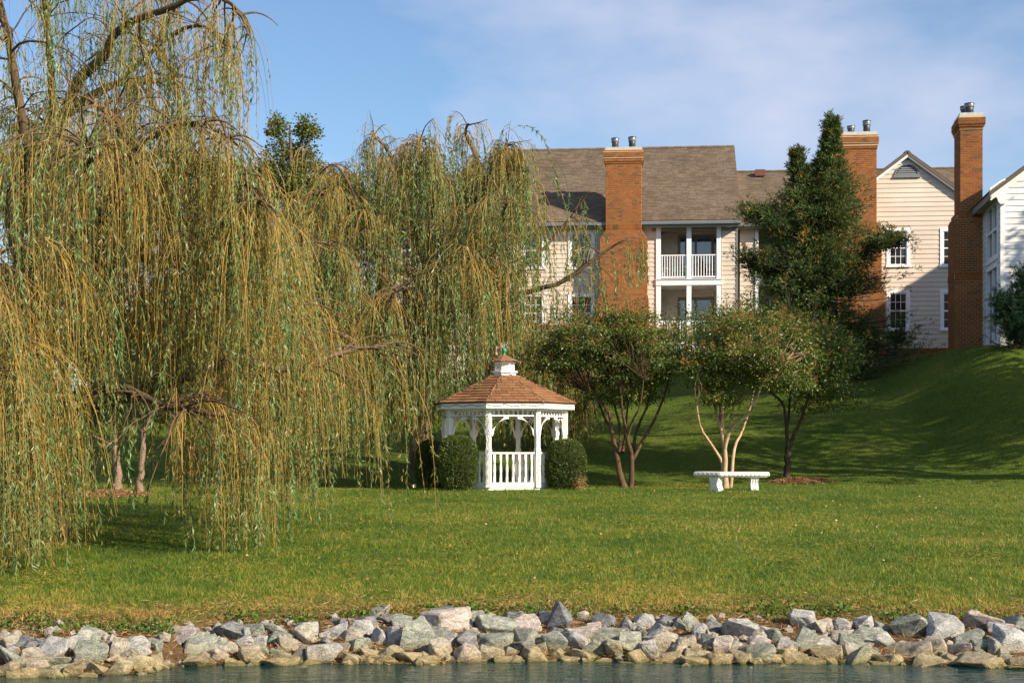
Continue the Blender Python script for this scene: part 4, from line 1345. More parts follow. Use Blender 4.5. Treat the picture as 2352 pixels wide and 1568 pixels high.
cr.add([(*p, 3.395) for p in o0]+[(0, 0, 3.60)], [(i, (i+1) % 8, 8) for i in range(8)]+[tuple(range(8))[::-1]])
cr = cr.build('cupola_roof', M['gaz_deck'], cu)
# three rows of small shingles on the cupola stay one part with it
roof_c = empty('cupola_shingles', (0,0,0), 0, cu)
COL.objects.unlink(roof_c); bpy.data.objects.remove(roof_c)
mb = MB()
nrm = Vector((0, -.205, .42*c22)).normalized()
for k in range(8):
    rm = Matrix.Rotation(R(45*k), 3, 'Z')
    for r in range(4):
        t0, t1 = r/4, min(.985, (r+1.1)/4)
        a0, a1 = .425*c22*(1-t0), .42*c22*(1-t1)
        z0_, z1_ = 3.395+.205*t0, 3.395+.205*t1
        w0, w1 = a0*t22-.002, a1*t22-.002
        for (s, e) in ((-1, -.02), (.02, 1)):
            pts = [(s*w0, -a0, z0_), (e*w0, -a0, z0_), (e*w1, -a1, z1_), (s*w1, -a1, z1_)]
            top = [rm @ (Vector(p)+nrm*(.014 if i < 2 else .004)) for i, p in enumerate(pts)]
            bot = [rm @ (Vector(p)+nrm*.001) for p in pts]
            mb.add(top+bot, [(0,1,2,3)]+[(i, 4+i, 4+(i+1) % 4, (i+1) % 4) for i in range(4)])
mb.build('cupola_shingle_courses', M['gaz_shingle'], cu)['kind'] = 'stuff'
MB().lathe([(.05,3.575),(.055,3.60),(.03,3.62),(.03,3.64),(.062,3.675),(.066,3.71),(.058,3.745),(.03,3.775),(.012,3.785)], 12).build('finial', M['green_paint'], G)

# string of small lights draped over the gazebo
SL = empty('string_lights', (GC[0], GC[1], 0.0), R(9))
tag(SL, 'dark wire string of tiny lights draped along gazebo eaves, hips and posts', 'string lights')
wire = MB(); bulbs = MB()
rr = random.Random(9)
def lights(path, step=.10, r=.0055):
    wire.tube(path, r, 4)
    for a, b in zip(path[:-1], path[1:]):
        a, b = Vector(a), Vector(b); d = (b-a).length
        n = max(1, int(d/step))
        for i in range(n):
            p = a.lerp(b, (i+rr.random()*.6)/n)
            q = p+Vector((rr.uniform(-.03,.03), -.016+rr.uniform(-.015,.008), rr.uniform(-.03,.03)))
            bulbs.tube([p, p.lerp(q, .6), q], [.006, .008, .002], 4)
def sway(a, b, n, s, amp, out):
    a, b = Vector(a), Vector(b); pts = []
    for i in range(n+1):
        t_ = i/n; p = a.lerp(b, t_)
        p.z += -amp*abs(math.sin(math.pi*s*t_))+rr.uniform(-.008,.008)
        pts.append(p+Vector(p.xy.to_3d()).normalized()*out)
    return pts
for k in (6, 7, 0, 1):
    lights(sway(gpt(k-1, RE-.03, ZE-.05), gpt(k, RE-.03, ZE-.05), 16, 3, .05, .012))
for k in (7, 6):
    lights(sway(gpt(k-1, GR, 1.90), gpt(k, GR, 1.90), 12, 2, .02, .075))
for k in (7, 0, 6, 1):
    pth = []
    for i in range(14):
        t_ = i/13
        p = Vector(gpt(k, RE+(RT-RE)*t_, ZE+(ZT-ZE)*t_+.045))
        a = R(22.5+45*k)
        p += Vector((math.cos(a), math.sin(a), 0))*(.05*math.sin(i*1.3)+(.08 if k == 7 else .03)*math.sin(t_*3))
        pth.append(p)
    lights(pth, .09)
for k in (7, 0):
    p0 = Vector(gpt(k, GR, 0)); o = p0.normalized()*.085
    z_end = .12 if k == 7 else .10
    pth = []
    for i in range(26):
        t_ = i/25
        side = Vector((o.y, -o.x, 0))*(.45*math.sin(i*1.9)+(.5 if t_ > .6 else 0))
        pth.append(p0+o+side*.6+Vector((0,0,1.92-(1.92-z_end)*t_)))
    lights(pth, .08)
for i in range(9):
    a = i*.7
    bulbs.tube([(.03*math.cos(a), .03*math.sin(a), 3.76), (.09*math.cos(a), .09*math.sin(a), 3.80+.05*(i % 3)), (.12*math.cos(a), .12*math.sin(a), 3.82+.06*(i % 3))], [.006, .007, .003], 4)
pth = [(.43*math.cos(a), .43*math.sin(a), 3.40+.012*math.sin(5*a)) for a in np.linspace(0, 2*math.pi, 33)]
lights(pth, .06)
wire.build('wire', M['wire'], SL)
bl_ = bulbs.build('bulbs', M['bulb'], SL); bl_['kind'] = 'stuff'

# ------------------------------------------------------------------ bench
BY = 25.9
bz_ = gz(PX(1690, BY), BY*KD)
bn = empty('garden_bench', (PX(1653, BY), BY*KD, bz_))
tag(bn, 'white cast concrete garden bench with carved edge and two scrolled legs', 'bench')
plan = [(-.60, .66), (0, 0), (1.12, .02), (1.33, .20), (1.10, .50), (.16, .52), (-.28, 1.0)]
def offs(pts, d):
    n = len(pts); out = []
    c = Vector((sum(p[0] for p in pts)/n, sum(p[1] for p in pts)/n))
    for p in pts:
        v = Vector(p)-c
        out.append(tuple(Vector(p)-v.normalized()*d))
    return out
seat = MB()
rings = [(offs(plan, .07), .355), (offs(plan, .05), .375), (offs(plan, .02), .385), (plan, .40), (plan, .455), (offs(plan, .012), .48), (offs(plan, .035), .495), (offs(plan, .06), .50)]
n = len(plan)
vs = []; fs = []
for (pp, z) in rings: vs += [(p[0], p[1], z) for p in pp]
for i in range(len(rings)-1):
    for k in range(n):
        k2 = (k+1) % n
        fs.append((i*n+k, i*n+k2, (i+1)*n+k2, (i+1)*n+k))
fs.append(tuple(range(n))[::-1]); fs.append(tuple(range((len(rings)-1)*n, len(rings)*n)))
seat.add(vs, fs)
st = seat.build('seat', M['concrete'], bn)
def carve(a, b, cnt):
    a, b = Vector(a).to_3d(), Vector(b).to_3d(); d = (b-a); L_ = d.length; d.normalize()
    nrm = Vector((d.y, -d.x, 0))
    for i in range(cnt):
        c = a+d*(L_*(i+.5)/cnt)
        mb = MB()
        h = L_/cnt*.44
        ov_ = []
        for j in range(12):
            an = 2*math.pi*j/12
            ov_.append((math.cos(an), math.sin(an)))
        vs = [c+d*(h*x)+nrm*.001+Vector((0,0,.428+.036*z)) for x, z in ov_]+[c+d*(h*.82*x)+nrm*.014+Vector((0,0,.428+.030*z)) for x, z in ov_]+[c+d*(h*.66*x)+nrm*.004+Vector((0,0,.428+.024*z)) for x, z in ov_]+[c+d*(h*.3*x)+nrm*.014+Vector((0,0,.428+.013*z)) for x, z in ov_]
        fs = []
        for q in range(3):
            for j in range(12):
                j2 = (j+1) % 12
                fs.append((q*12+j, q*12+j2, (q+1)*12+j2, (q+1)*12+j))
        fs.append(tuple(range(36, 48)))
        mb.add(vs, fs)
        mb.build('carved_egg', M['concrete'], st)
carve(plan[0], plan[1], 6); carve(plan[1], plan[2], 10); carve(plan[2], plan[3], 3)
def leg(x, y, rz, w):
    # S-scroll profile (depth, height) extruded across, grooves on the face
    prof = [(.00,.0),(-.03,.02),(-.02,.07),(.015,.12),(.03,.17),(.02,.22),(-.005,.27),(-.02,.31),(-.01,.355)]
    back = [(.30,.355),(.31,.31),(.29,.26),(.26,.20),(.265,.12),(.30,.06),(.32,.02),(.31,0)]
    m = MB()
    ns = 7
    pts = prof+back
    n = len(pts)
    vs = []; fs = []
    for i in range(ns):
        t_ = i/(ns-1)
        gr_ = .010 if i % 2 else 0
        for q, (d, z) in enumerate(pts):
            vs.append((-w/2+w*t_, d+(gr_ if q < len(prof) else -gr_), z))
    for i in range(ns-1):
        for q in range(n):
            q2 = (q+1) % n
            fs.append((i*n+q, i*n+q2, (i+1)*n+q2, (i+1)*n+q))
    fs.append(tuple(range(n))[::-1]); fs.append(tuple(range((ns-1)*n, ns*n)))
    m.add(vs, fs, False)
    m.box(-w/2-.02, w/2+.02, -.04, .33, -.06, .012)
    return m.build('leg', M['concrete'], bn, (x, y, 0), rz)
leg(.03, .12, R(38), .19); leg(.93, .12, R(2), .20)
# ------------------------------------------------------------------ foliage helpers
def unit(a):
    return a/np.maximum(np.linalg.norm(a, axis=-1, keepdims=True), 1e-9)
def leaf_mesh(name, p, d, L_, W_, rnd, mat, rng, curl=0.12):
    """one bent four-cornered blade per leaf"""
    n = len(p)
    d = unit(d)
    s = unit(np.cross(d, rng.normal(size=(n, 3))))
    nn = np.cross(d, s)
    L_ = np.broadcast_to(L_, (n,))[:, None]; W_ = np.broadcast_to(W_, (n,))[:, None]
    v0 = p; v2 = p+d*L_+nn*L_*curl
    mid = p+d*L_*0.45-nn*L_*curl*0.3
    V = np.stack([v0, mid+s*W_*0.5, v2, mid-s*W_*0.5], 1).reshape(-1, 3)
    Fq = np.arange(n*4).reshape(n, 4)
    return np_mesh(name, V, Fq, mat, {'rnd': np.repeat(np.clip(rnd, 0, 1), 4)})
def tube_batch(name, paths, radii, mat, rnd=None, sides=3, smooth=True):
    """paths (n,m,3), radii (n,m)"""
    n, m, _ = paths.shape
    t = np.gradient(paths, axis=1); t = unit(t)
    ref = np.where(np.abs(t[..., 2:3]) > 0.8, np.array([1.0, 0.2, 0]), np.array([0, 0, 1.0]))
    a = unit(np.cross(t, ref)); b = np.cross(t, a)
    an = np.arange(sides)*2*math.pi/sides
    V = paths[:, :, None]+radii[:, :, None, None]*(a[:, :, None]*np.cos(an)[None, None, :, None]+b[:, :, None]*np.sin(an)[None, None, :, None])
    idx = np.arange(n*m*sides).reshape(n, m, sides)
    i0 = idx[:, :-1]; i1 = idx[:, 1:]
    Fq = np.stack([i0, np.roll(i0, -1, 2), np.roll(i1, -1, 2), i1], -1).reshape(-1, 4)
    at = None if rnd is None else {'rnd': np.repeat(rnd, m*sides)}
    return np_mesh(name, V.reshape(-1, 3), Fq, mat, at, smooth=smooth)
def ribbon_batch(name, paths, widths, mat, rnd, rng):
    n, m, _ = paths.shape
    a = rng.random(n)*math.pi
    sd = np.stack([np.cos(a), np.sin(a), np.zeros(n)], 1)[:, None]
    t = unit(np.gradient(paths, axis=1))
    sd = unit(np.cross(t, np.cross(sd, t)))
    V = np.stack([paths-sd*widths[..., None], paths+sd*widths[..., None]], 2)
    idx = np.arange(n*m*2).reshape(n, m, 2)
    Fq = np.stack([idx[:, :-1, 0], idx[:, :-1, 1], idx[:, 1:, 1], idx[:, 1:, 0]], -1).reshape(-1, 4)
    return np_mesh(name, V.reshape(-1, 3), Fq, mat, {'rnd': np.repeat(rnd, m*2)})
def resample(pts, m):
    """smooth curve through points (Catmull-Rom), m samples"""
    p = np.array([tuple(q) for q in pts], dtype=float)
    if len(p) == 2: p = np.array([p[0], (p[0]+p[1])/2, p[1]])
    n = len(p)
    u = np.linspace(0, n-1-1e-6, m); i = u.astype(int); t = (u-i)[:, None]
    g = lambda k: p[np.clip(k, 0, n-1)]
    return _cr(g(i-1), g(i), g(i+1), g(i+2), t)
def limb_mesh(limbs, name, mat, parent, sides=8, m=14):
    """limbs: list of (points, r0, r1)"""
    paths = np.stack([resample(l[0], m) for l in limbs])
    tt = np.linspace(0, 1, m)
    rad = np.stack([l[1]*(1-tt)+l[2]*tt for l in limbs])
    # flare at the foot of the first limb
    rad[0] *= 1+0.55*np.exp(-tt*9)
    wob = np.random.default_rng(len(limbs)).normal(size=paths.shape)*rad[..., None]*0.14
    wob[:, 0] = 0
    me = tube_batch(name, paths+wob, rad, mat, sides=sides)
    return np_obj(name, me, parent), paths
EV = P
def pts(*a):
    return [P(u, v, Y) for (u, v, Y) in a]

def willow(root, limbs, rng, n_sub, sub_len, n_str, str_len, floor_fn, leaf_den, twig_r=0.0022, leafL=(0.085, 0.14), leafW=(0.0145, 0.023), bias=0.45, keep_fn=None):
    tr, paths = limb_mesh(limbs, 'trunk', M['willow_bark'], root, 8, 16)
    # arching side branches
    starts, dirs, lens, rr_ = [], [], [], []
    w = np.array([(l[3] if len(l) > 3 else 1.0) for l in limbs], dtype=float)
    for k, l in enumerate(limbs):
        if w[k] <= 0: continue
        cnt = int(n_sub*w[k])
        t = 0.25+0.75*rng.random(cnt)**0.8
        f = t*15; i = np.minimum(f.astype(int), 14); fr = (f-i)[:, None]
        p = paths[k][i]*(1-fr)+paths[k][i+1]*fr
        tan = unit(paths[k][i+1]-paths[k][i])
        d = unit(tan*0.55+unit(rng.normal(size=(cnt, 3))*np.array([1, 1, 0.5]))*0.85+np.array([0, 0, 0.35]))
        starts.append(p); dirs.append(d)
        lens.append(rng.uniform(sub_len[0], sub_len[1], cnt)*(l[4] if len(l) > 4 else 1.0))
        rr_.append(np.full(cnt, 0.022)*rng.uniform(0.6, 1.3, cnt))
    p0 = np.concatenate(starts); d0 = np.concatenate(dirs); ln = np.concatenate(lens); r0 = np.concatenate(rr_)
    ms = 9
    sub = np.zeros((len(p0), ms, 3)); sub[:, 0] = p0
    d = d0.copy(); step = (ln/(ms-1))[:, None]
    for i in range(1, ms):
        d = unit(d+np.array([0, 0, -0.16])+rng.normal(size=d.shape)*0.10)
        sub[:, i] = sub[:, i-1]+d*step
    # keep side branches clear of the ground
    gzs = ground(sub[..., 0], np.clip(sub[..., 1], 9, 200))
    sub[..., 2] = np.maximum(sub[..., 2], gzs+1.0)
    rad = r0[:, None]*np.linspace(1, 0.22, ms)[None]
    np_obj('branches', tube_batch('branches', sub, rad, M['willow_bark'], sides=5), root)['kind'] = 'stuff'
    # hanging strands from side branches and limb ends
    ns = n_str
    k = rng.integers(0, len(sub), ns)
    f = (0.2+0.8*rng.random(ns)**0.7)*(ms-1)-1e-4; i = f.astype(int); fr = (f-i)[:, None]
    s0 = sub[k, i]*(1-fr)+sub[k, i+1]*fr
    tan = unit(sub[k, i+1]-sub[k, i])
    d = unit(tan*0.7+unit(rng.normal(size=(ns, 3))*np.array([1, 1, 0.35]))*0.6+np.array([0, 0, 0.1]))
    L_ = str_len[0]+(str_len[1]-str_len[0])*rng.random(ns)**1.3
    sg = fbm(k*7.7+0.3, k*0.0+2.2, 2)        # branch-wise character
    L_ = L_*(0.7+0.6*sg)
    if keep_fn is not None:
        kp, lf = keep_fn(s0)
        L_ = L_*lf
        m_ = rng.random(ns) < kp
        k, s0, d, L_, sg = k[m_], s0[m_], d[m_], L_[m_], sg[m_]; ns = len(s0)
    low = floor_fn(s0)
    L_ = np.minimum(L_, np.maximum(s0[:, 2]-low+0.25, 0.3))
    mm = 9
    st = np.zeros((ns, mm, 3)); st[:, 0] = s0
    step = (L_/(mm-1))[:, None]
    wind = rng.normal(size=(len(sub), 3))*np.array([0.035, 0.035, 0])
    sway = wind[k]+rng.normal(size=(ns, 3))*np.array([0.035, 0.035, 0])
    for i in range(1, mm):
        d = unit(d+np.array([0, 0, -1.0])*np.minimum(1.1, 0.26/np.maximum(step, 0.05))+sway+rng.normal(size=d.shape)*0.035)
        st[:, i] = st[:, i-1]+d*step
    colr = np.clip(bias+1.25*(sg-0.5)+rng.normal(size=ns)*0.20, 0, 1)
    rad = np.linspace(1.5, 0.55, mm)[None]*twig_r*rng.uniform(0.8, 1.25, ns)[:, None]
    tw = np_obj('hanging_twigs', ribbon_batch('hanging_twigs', st, rad*1.35, M['twig'], colr, rng), root); tw['kind'] = 'stuff'
    # leaves: some strands full, some nearly bare
    full = np.clip(rng.gamma(1.3, 0.8, ns)*(0.12+1.9*colr**1.6), 0.04, 3.6)
    cnt = rng.poisson(L_*leaf_den*full)
    kk = np.repeat(np.arange(ns), cnt); n = len(kk)
    f = np.clip(0.10+0.90*rng.random(n)**0.75, 0, 0.9999)*(mm-1); i = f.astype(int); fr = (f-i)[:, None]
    p = st[kk, i]*(1-fr)+st[kk, i+1]*fr
    tan = unit(st[kk, i+1]-st[kk, i])
    dd = unit(tan*0.75+rng.normal(size=(n, 3))*0.40+np.array([0, 0, -0.35]))
    rl = np.clip(colr[kk]+rng.normal(size=n)*0.16, 0, 1)
    cr_ = np_obj('crown', leaf_mesh('crown', p, dd, rng.uniform(*leafL, n)*(.8+.5*rl), rng.uniform(*leafW, n)*(.75+.6*rl), rl, M['willow_leaf'], rng), root); cr_['kind'] = 'stuff'
    return len(sub), ns, n

# big willow on the left
W1 = empty('willow_tree', P(92, 1235, 19)); W1.location = (0, 0, 0)
tag(W1, 'huge weeping willow with trailing golden strands filling the left foreground', 'tree')
y = 19.0
base = hit(92, 1236)
w1_limbs = [
 ([base-Vector((0,0,.3))]+pts((90,1100,y),(84,950,y),(76,820,y),(75,690,y)), .42, .30, 0),
 (pts((75,690,y),(142,600,18.8),(180,545,18.6),(258,468,18.2),(268,390,18),(283,318,17.9),(262,270,17.8),(215,235,17.7)), .20, .05, 1.0),
 (pts((76,700,y),(80,560,19.3),(86,430,19.6),(133,300,20),(159,258,20),(210,219,20.2),(275,189,20.4),(373,185,20.6),(404,172,20.7)), .17, .035, 1.0),
 (pts((133,300,20),(165,215,19.8),(193,167,19.5),(240,133,19.2),(258,86,18.8),(300,52,18.4),(369,26,18),(430,0,17.8)), .12, .05, 0.9, 0.6),
 (pts((404,172,20.7),(361,116,20.2),(378,64,19.8),(408,8,19.6),(420,-60,19.5)), .06, .03, 0.6, 0.5),
 (pts((75,690,y),(40,560,18.7),(26,468,18.5),(41,404,18.3),(64,343,18),(40,220,17.8),(20,90,17.6),(-20,-80,17.5)), .16, .05, 1.0),
 (pts((215,505,18.4),(300,440,18),(378,406,17.7),(430,397,17.4),(472,387,17.2),(515,389,17),(565,420,16.8),(600,470,16.7)), .09, .03, 1.2, 0.42),
 (pts((80,1000,y),(112,972,18.9),(159,957,18.7),(249,929,18.4),(344,890,18.1),(472,852,17.9),(567,830,17.8),(670,852,17.9),(782,809,18.2),(880,795,18.6)), .17, .03, 1.3, 0.8),
 (pts((80,960,y),(176,907,18.2),(266,893,17.5),(300,895,17.2),(369,930,16.9),(430,940,16.7),(515,955,16.5)), .11, .03, 1.0),
 (pts((78,720,y),(110,650,19),(185,628,18.6),(240,617,18.3),(340,590,17.9),(440,600,17.5),(520,640,17.2)), .12, .03, 1.3),
 (pts((80,780,y),(60,700,17.9),(20,640,16.8),(-40,610,15.8),(-90,640,15.2)), .15, .04, 1.6),
 (pts((82,900,y),(50,840,17.8),(20,800,16.6),(0,800,15.6),(0,850,15.0)), .12, .03, 2.6, .42),
 (pts((75,690,y),(-80,560,19.2),(-240,420,19.6),(-420,360,20)), .20, .05, 0.6),
 (pts((80,620,19.3),(150,480,21),(260,390,22.5),(380,350,23.8),(470,400,24.6)), .14, .04, 1.1, 0.7),
 (pts((120,320,20),(118,150,19.6),(100,-20,19.2),(150,-180,19),(260,-260,18.8)), .09, .03, 1.3),
 (pts((430,0,17.8),(470,-5,17.6),(510,-2,17.5),(550,30,17.4),(570,80,17.3)), .045, .02, 0.5, 0.3),
 (pts((275,189,20.4),(380,90,19.4),(450,60,18.8),(490,75,18.4),(530,120,18.1)), .05, .02, 0.6, 0.45),
 (pts((268,390,18),(330,330,17.6),(400,290,17.3),(470,290,17),(530,320,16.9)), .06, .02, 0.9, 0.55),
 (pts((240,617,18.3),(330,540,18.8),(440,500,19.4),(560,520,20),(650,580,20.4)), .07, .025, 1.1, 0.45),
 (pts((344,890,18.1),(440,780,18.6),(540,730,19),(650,720,19.4),(740,760,19.8)), .07, .025, 1.1, 0.8),
 (pts((150,560,18.8),(180,430,17.6),(210,360,16.9),(200,330,16.2)), .07, .02, 0.8),
]
def w1_floor(p):
    # ends trail close over the grass, higher towards the far end of the long boughs
    u = p[:, 0]/p[:, 1]*F+HU
    g = ground(p[:, 0], np.clip(p[:, 1], 18, 90))
    ua = [0, 110, 150, 230, 390, 430, 610, 640, 690, 900, 1000]
    vd = np.interp(u, ua, [1270, 1250, 960, 890, 920, 1180, 1180, 1000, 1030, 1020, 930])
    vm = np.interp(u, ua, [1420, 1410, 1230, 1150, 1180, 1360, 1360, 1120, 1275, 1260, 1080])
    v = vd-70*RNG.random(len(p))+(vm-vd+60)*RNG.random(len(p))**np.interp(u, [0, 120, 160, 390, 430, 1000], [2.5, 2.5, 7, 7, 2.2, 3])
    return np.maximum(CZ+(HV-v)/F*p[:, 1], g+.04)
def w1_keep(p):
    # the top of the tree is thin and wispy, the curtain lower down is full
    u = p[:, 0]/p[:, 1]*F+HU; v = HV-(p[:, 2]-CZ)/p[:, 1]*F
    kp = np.interp(v, [-300, 0, 180, 300, 420, 2000], [.40, .55, .62, .75, 1.0, 1.0])
    kp = kp*np.interp(u, [-400, -50, 560, 660, 760, 1000], [.5, 1, 1, .8, .8, .8])
    kp = np.where((u > 600) & (v < 330), kp*.2, kp)
    kp = np.where(u > 890, kp*.12, kp)
    kp = np.where((u > 140) & (u < 400) & (v > 740), kp*.06, kp)
    kp = np.where((u > 430) & (v < 200), kp*.6, kp)
    lf = np.interp(v, [-300, 0, 200, 400, 700, 2000], [.55, .55, .60, .80, 1.0, 1.0])
    return kp, lf
print('willow 1', willow(W1, w1_limbs, np.random.default_rng(21), 34, (1.0, 2.4), 12000, (0.8, 4.4), w1_floor, 12.5, bias=.37, twig_r=.0023, keep_fn=w1_keep))

# second willow behind the gazebo
W2 = empty('willow_tree', (0, 0, 0))
tag(W2, 'weeping willow behind the gazebo, its crown rising above the roof line', 'tree')
y = 31.5
base2 = hit(968, 1072); yb = base2.y/KD
w2_limbs = [
 ([base2-Vector((0,0,.3))]+pts((970,1000,yb),(985,860,yb),(1008,770,yb),(1025,705,yb)), .33, .24, 0),
]
w2_limbs += [
 (pts((1022,715,yb),(956,639,yb-.5),(887,592,yb-1),(836,502,yb-1.2),(784,463,yb-1.4),(735,437,yb-1.5)), .17, .04, 1.4, 1.0),
 (pts((1026,705,yb),(1051,635,yb),(1085,562,yb+.2),(1085,442,yb+.3),(1098,370,yb+.3),(1070,310,yb+.2),(1075,285,yb)), .19, .03, 1.2, 0.38),
 (pts((1024,722,yb),(1145,695,yb-.8),(1214,669,yb-1.2),(1291,648,yb-1.5),(1352,605,yb-1.6),(1407,566,yb-1.7),(1440,548,yb-1.7)), .11, .025, .60, .62),
 (pts((1040,690,yb),(1150,661,yb+.3),(1205,613,yb+.4),(1257,562,yb+.4),(1309,502,yb+.3),(1345,450,yb+.2),(1368,442,yb+.1)), .08, .02, .36, .55),
 (pts((1020,690,yb),(960,560,yb+.5),(930,430,yb+.8),(890,345,yb+.8),(855,310,yb+.7)), .15, .03, 1.3, 0.38),
 (pts((1030,690,yb),(1010,520,yb-.6),(980,400,yb-1),(960,340,yb-1.2),(968,318,yb-1.3)), .13, .03, 1.3, 0.38),
 (pts((1085,480,yb+.2),(1130,400,yb-.4),(1160,350,yb-.8),(1165,330,yb-1)), .09, .02, 0.9, 0.38),
 (pts((1010,760,yb),(920,710,yb-1),(830,680,yb-2),(740,690,yb-2.6),(680,720,yb-3)), .12, .03, 1.5, 1.1),
 (pts((956,639,yb-.5),(850,600,yb-1.8),(760,560,yb-2.6),(690,560,yb-3)), .08, .025, 1.3, 1.0),
 (pts((1051,635,yb),(1120,560,yb-1.4),(1150,500,yb-2.2),(1165,470,yb-2.6)), .08, .025, 1.2, .9),
 (pts((1010,740,yb),(1050,660,yb-1.6),(1075,600,yb-2.6),(1090,590,yb-3.2)), .08, .025, 1.0, .9),
 (pts((1000,780,yb),(950,700,yb-2),(920,660,yb-3),(905,680,yb-3.6)), .08, .025, 1.2, 1.0),
 (pts((1005,800,yb),(1100,760,yb+1),(1200,740,yb+1.5),(1300,760,yb+1.8)), .08, .02, 2.2, 1.0),
 (pts((995,880,yb),(1090,850,yb+.8),(1200,845,yb+1.2),(1310,855,yb+1.0),(1400,880,yb+.6)), .07, .02, 2.4, .6),
 (pts((990,850,yb),(940,800,yb-1),(880,790,yb-1.8),(820,810,yb-2.3)), .07, .02, 1.2, 1.0),
 (pts((836,502,yb-1.2),(800,420,yb-.6),(770,380,yb-.2),(740,390,yb)), .06, .02, 0.8, 0.5),
]
def w2_floor(p):
    u = p[:, 0]/p[:, 1]*F+HU
    v = np.interp(u, [600, 760, 930, 960, 1000, 1100, 1180, 1260, 1330, 1390, 1480], [1000, 1010, 1040, 1020, 1010, 1030, 1030, 1030, 1030, 760, 640])
    vv = np.minimum(v, 1050)
    return CZ+(HV-vv)/F*p[:, 1]+0.9*RNG.random(len(p))
def w2_keep(p):
    u = p[:, 0]/p[:, 1]*F+HU; v = HV-(p[:, 2]-CZ)/p[:, 1]*F
    kp = np.where((u > 1185) & (v < 735), .34, 1.0)
    kp = np.where((u < 1185) & (v < 330), .45, kp)
    return kp, np.interp(v, [200, 350, 600, 2000], [.5, .8, 1, 1])
print('willow 2', willow(W2, w2_limbs, np.random.default_rng(5), 28, (0.8, 2.2), 11000, (0.7, 4.0), w2_floor, 9.5, twig_r=0.0034, leafL=(0.10, 0.17), leafW=(0.020, 0.031), bias=0.49, keep_fn=w2_keep))

# ------------------------------------------------------------------ broad-leaved trees
def leaf_tree(name, label, stems, blobs, rng, n_cl, per, cl_r, leafL, leafW, bark, lmat, tips=None, tip_mat=None, down=0.25, group=None, bias=0.5, twigs=0.5, tip_r=(0.10, 0.05), ragged=0.0, tier=0.0):
    """stems: (points, r0, r1); blobs: (centre, radii, weight)"""
    t = empty(name, (0, 0, 0))
    tag(t, label, 'tree', group)
    tr, paths = limb_mesh(stems, 'trunk', bark, t, 8, 12)
    ends = np.concatenate([paths[:, -1], paths[:, 8]])
    wts = np.array([b[2] for b in blobs]); wts = wts/wts.sum()
    which = rng.choice(len(blobs), n_cl, p=wts)
    C = np.array([tuple(b[0]) for b in blobs])[which]; Rr = np.array([b[1] for b in blobs])[which]
    dirn = unit(rng.normal(size=(n_cl, 3)))
    rad = rng.random(n_cl)**0.38
    lump = 0.50+1.0*fbm(dirn[:, 0]*2.8+which*3.1, dirn[:, 2]*2.8+dirn[:, 1]*2.1, 2)
    cc = C+dirn*rad[:, None]*lump[:, None]*Rr
    if tier:
        q_ = np.round(cc[:, 2]/tier)*tier+rng.normal(size=n_cl)*tier*.14
        cc[:, 2] = cc[:, 2]*.25+q_*.75
    if ragged:
        hole = fbm(cc[:, 0]*1.5+cc[:, 1]*.9, cc[:, 2]*1.9-cc[:, 1]*.6+7, 2)
        ok = hole > np.quantile(hole, ragged)
        cc, dirn, rad, which = cc[ok], dirn[ok], rad[ok], which[ok]; n_cl = len(cc)
    # twigs from the stems to part of the clusters
    nt_ = int(n_cl*twigs)
    e = ends[np.argmin(((cc[:nt_, None]-ends[None])**2).sum(-1), 1)]
    q = cc[:nt_]
    mid = (e+q)/2+rng.normal(size=e.shape)*0.12
    path = np.stack([e, e*.55+mid*.45, mid, mid*.5+q*.5+np.array([0, 0, .03]), q], 1)
    rw = np.linalg.norm(q-e, axis=1)
    np_obj('branches', tube_batch('branches', path, np.clip(rw*.010, .006, .03)[:, None]*np.linspace(1, .3, 5)[None], bark, sides=4), t)['kind'] = 'stuff'
    n = n_cl*per
    k = np.repeat(np.arange(n_cl), per)
    sz = cl_r*rng.uniform(0.6, 1.4, n_cl)
    off = rng.normal(size=(n, 3))*sz[k][:, None]*np.array([1, 1, .55])
    p = cc[k]+off
    d = unit(unit(off)*0.8+dirn[k]*0.35+rng.normal(size=(n, 3))*0.5+np.array([0, 0, -down]))
    shade = bias+rng.normal(size=n_cl)*0.18
    r = np.clip(shade[k]+rng.normal(size=n)*0.16, 0, 1)
    c = np_obj('crown', leaf_mesh('crown', p, d, rng.uniform(*leafL, n), rng.uniform(*leafW, n), r, lmat, rng), t); c['kind'] = 'stuff'
    if tips:
        sel = np.argsort(-(dirn[:, 2]-0.35*dirn[:, 1]+0.9*rad+rng.normal(size=n_cl)*.3))[:tips]
        k = np.repeat(sel, 46); n = len(k)
        ax = unit(dirn[sel]*0.6+np.array([0, 0, .9])+rng.normal(size=(len(sel), 3))*.25)
        s = rng.random(n)
        p = cc[k]+np.repeat(ax, 46, 0)*(0.08+s[:, None]*tip_r[0]*2.4)+rng.normal(size=(n, 3))*tip_r[1]*(1.1-s[:, None]*.7)
        o = np_obj('seed_heads', leaf_mesh('seed_heads', p, unit(rng.normal(size=(n, 3))), rng.uniform(.02, .05, n), rng.uniform(.010, .018, n), rng.random(n), tip_mat, rng), t); o['kind'] = 'stuff'
    return t
def ell(u, v, Y, wu, hv, dep, w=1.0):
    s = Y*KD/F
    return (P(u, v, Y), (wu*s, dep, hv*s), w)

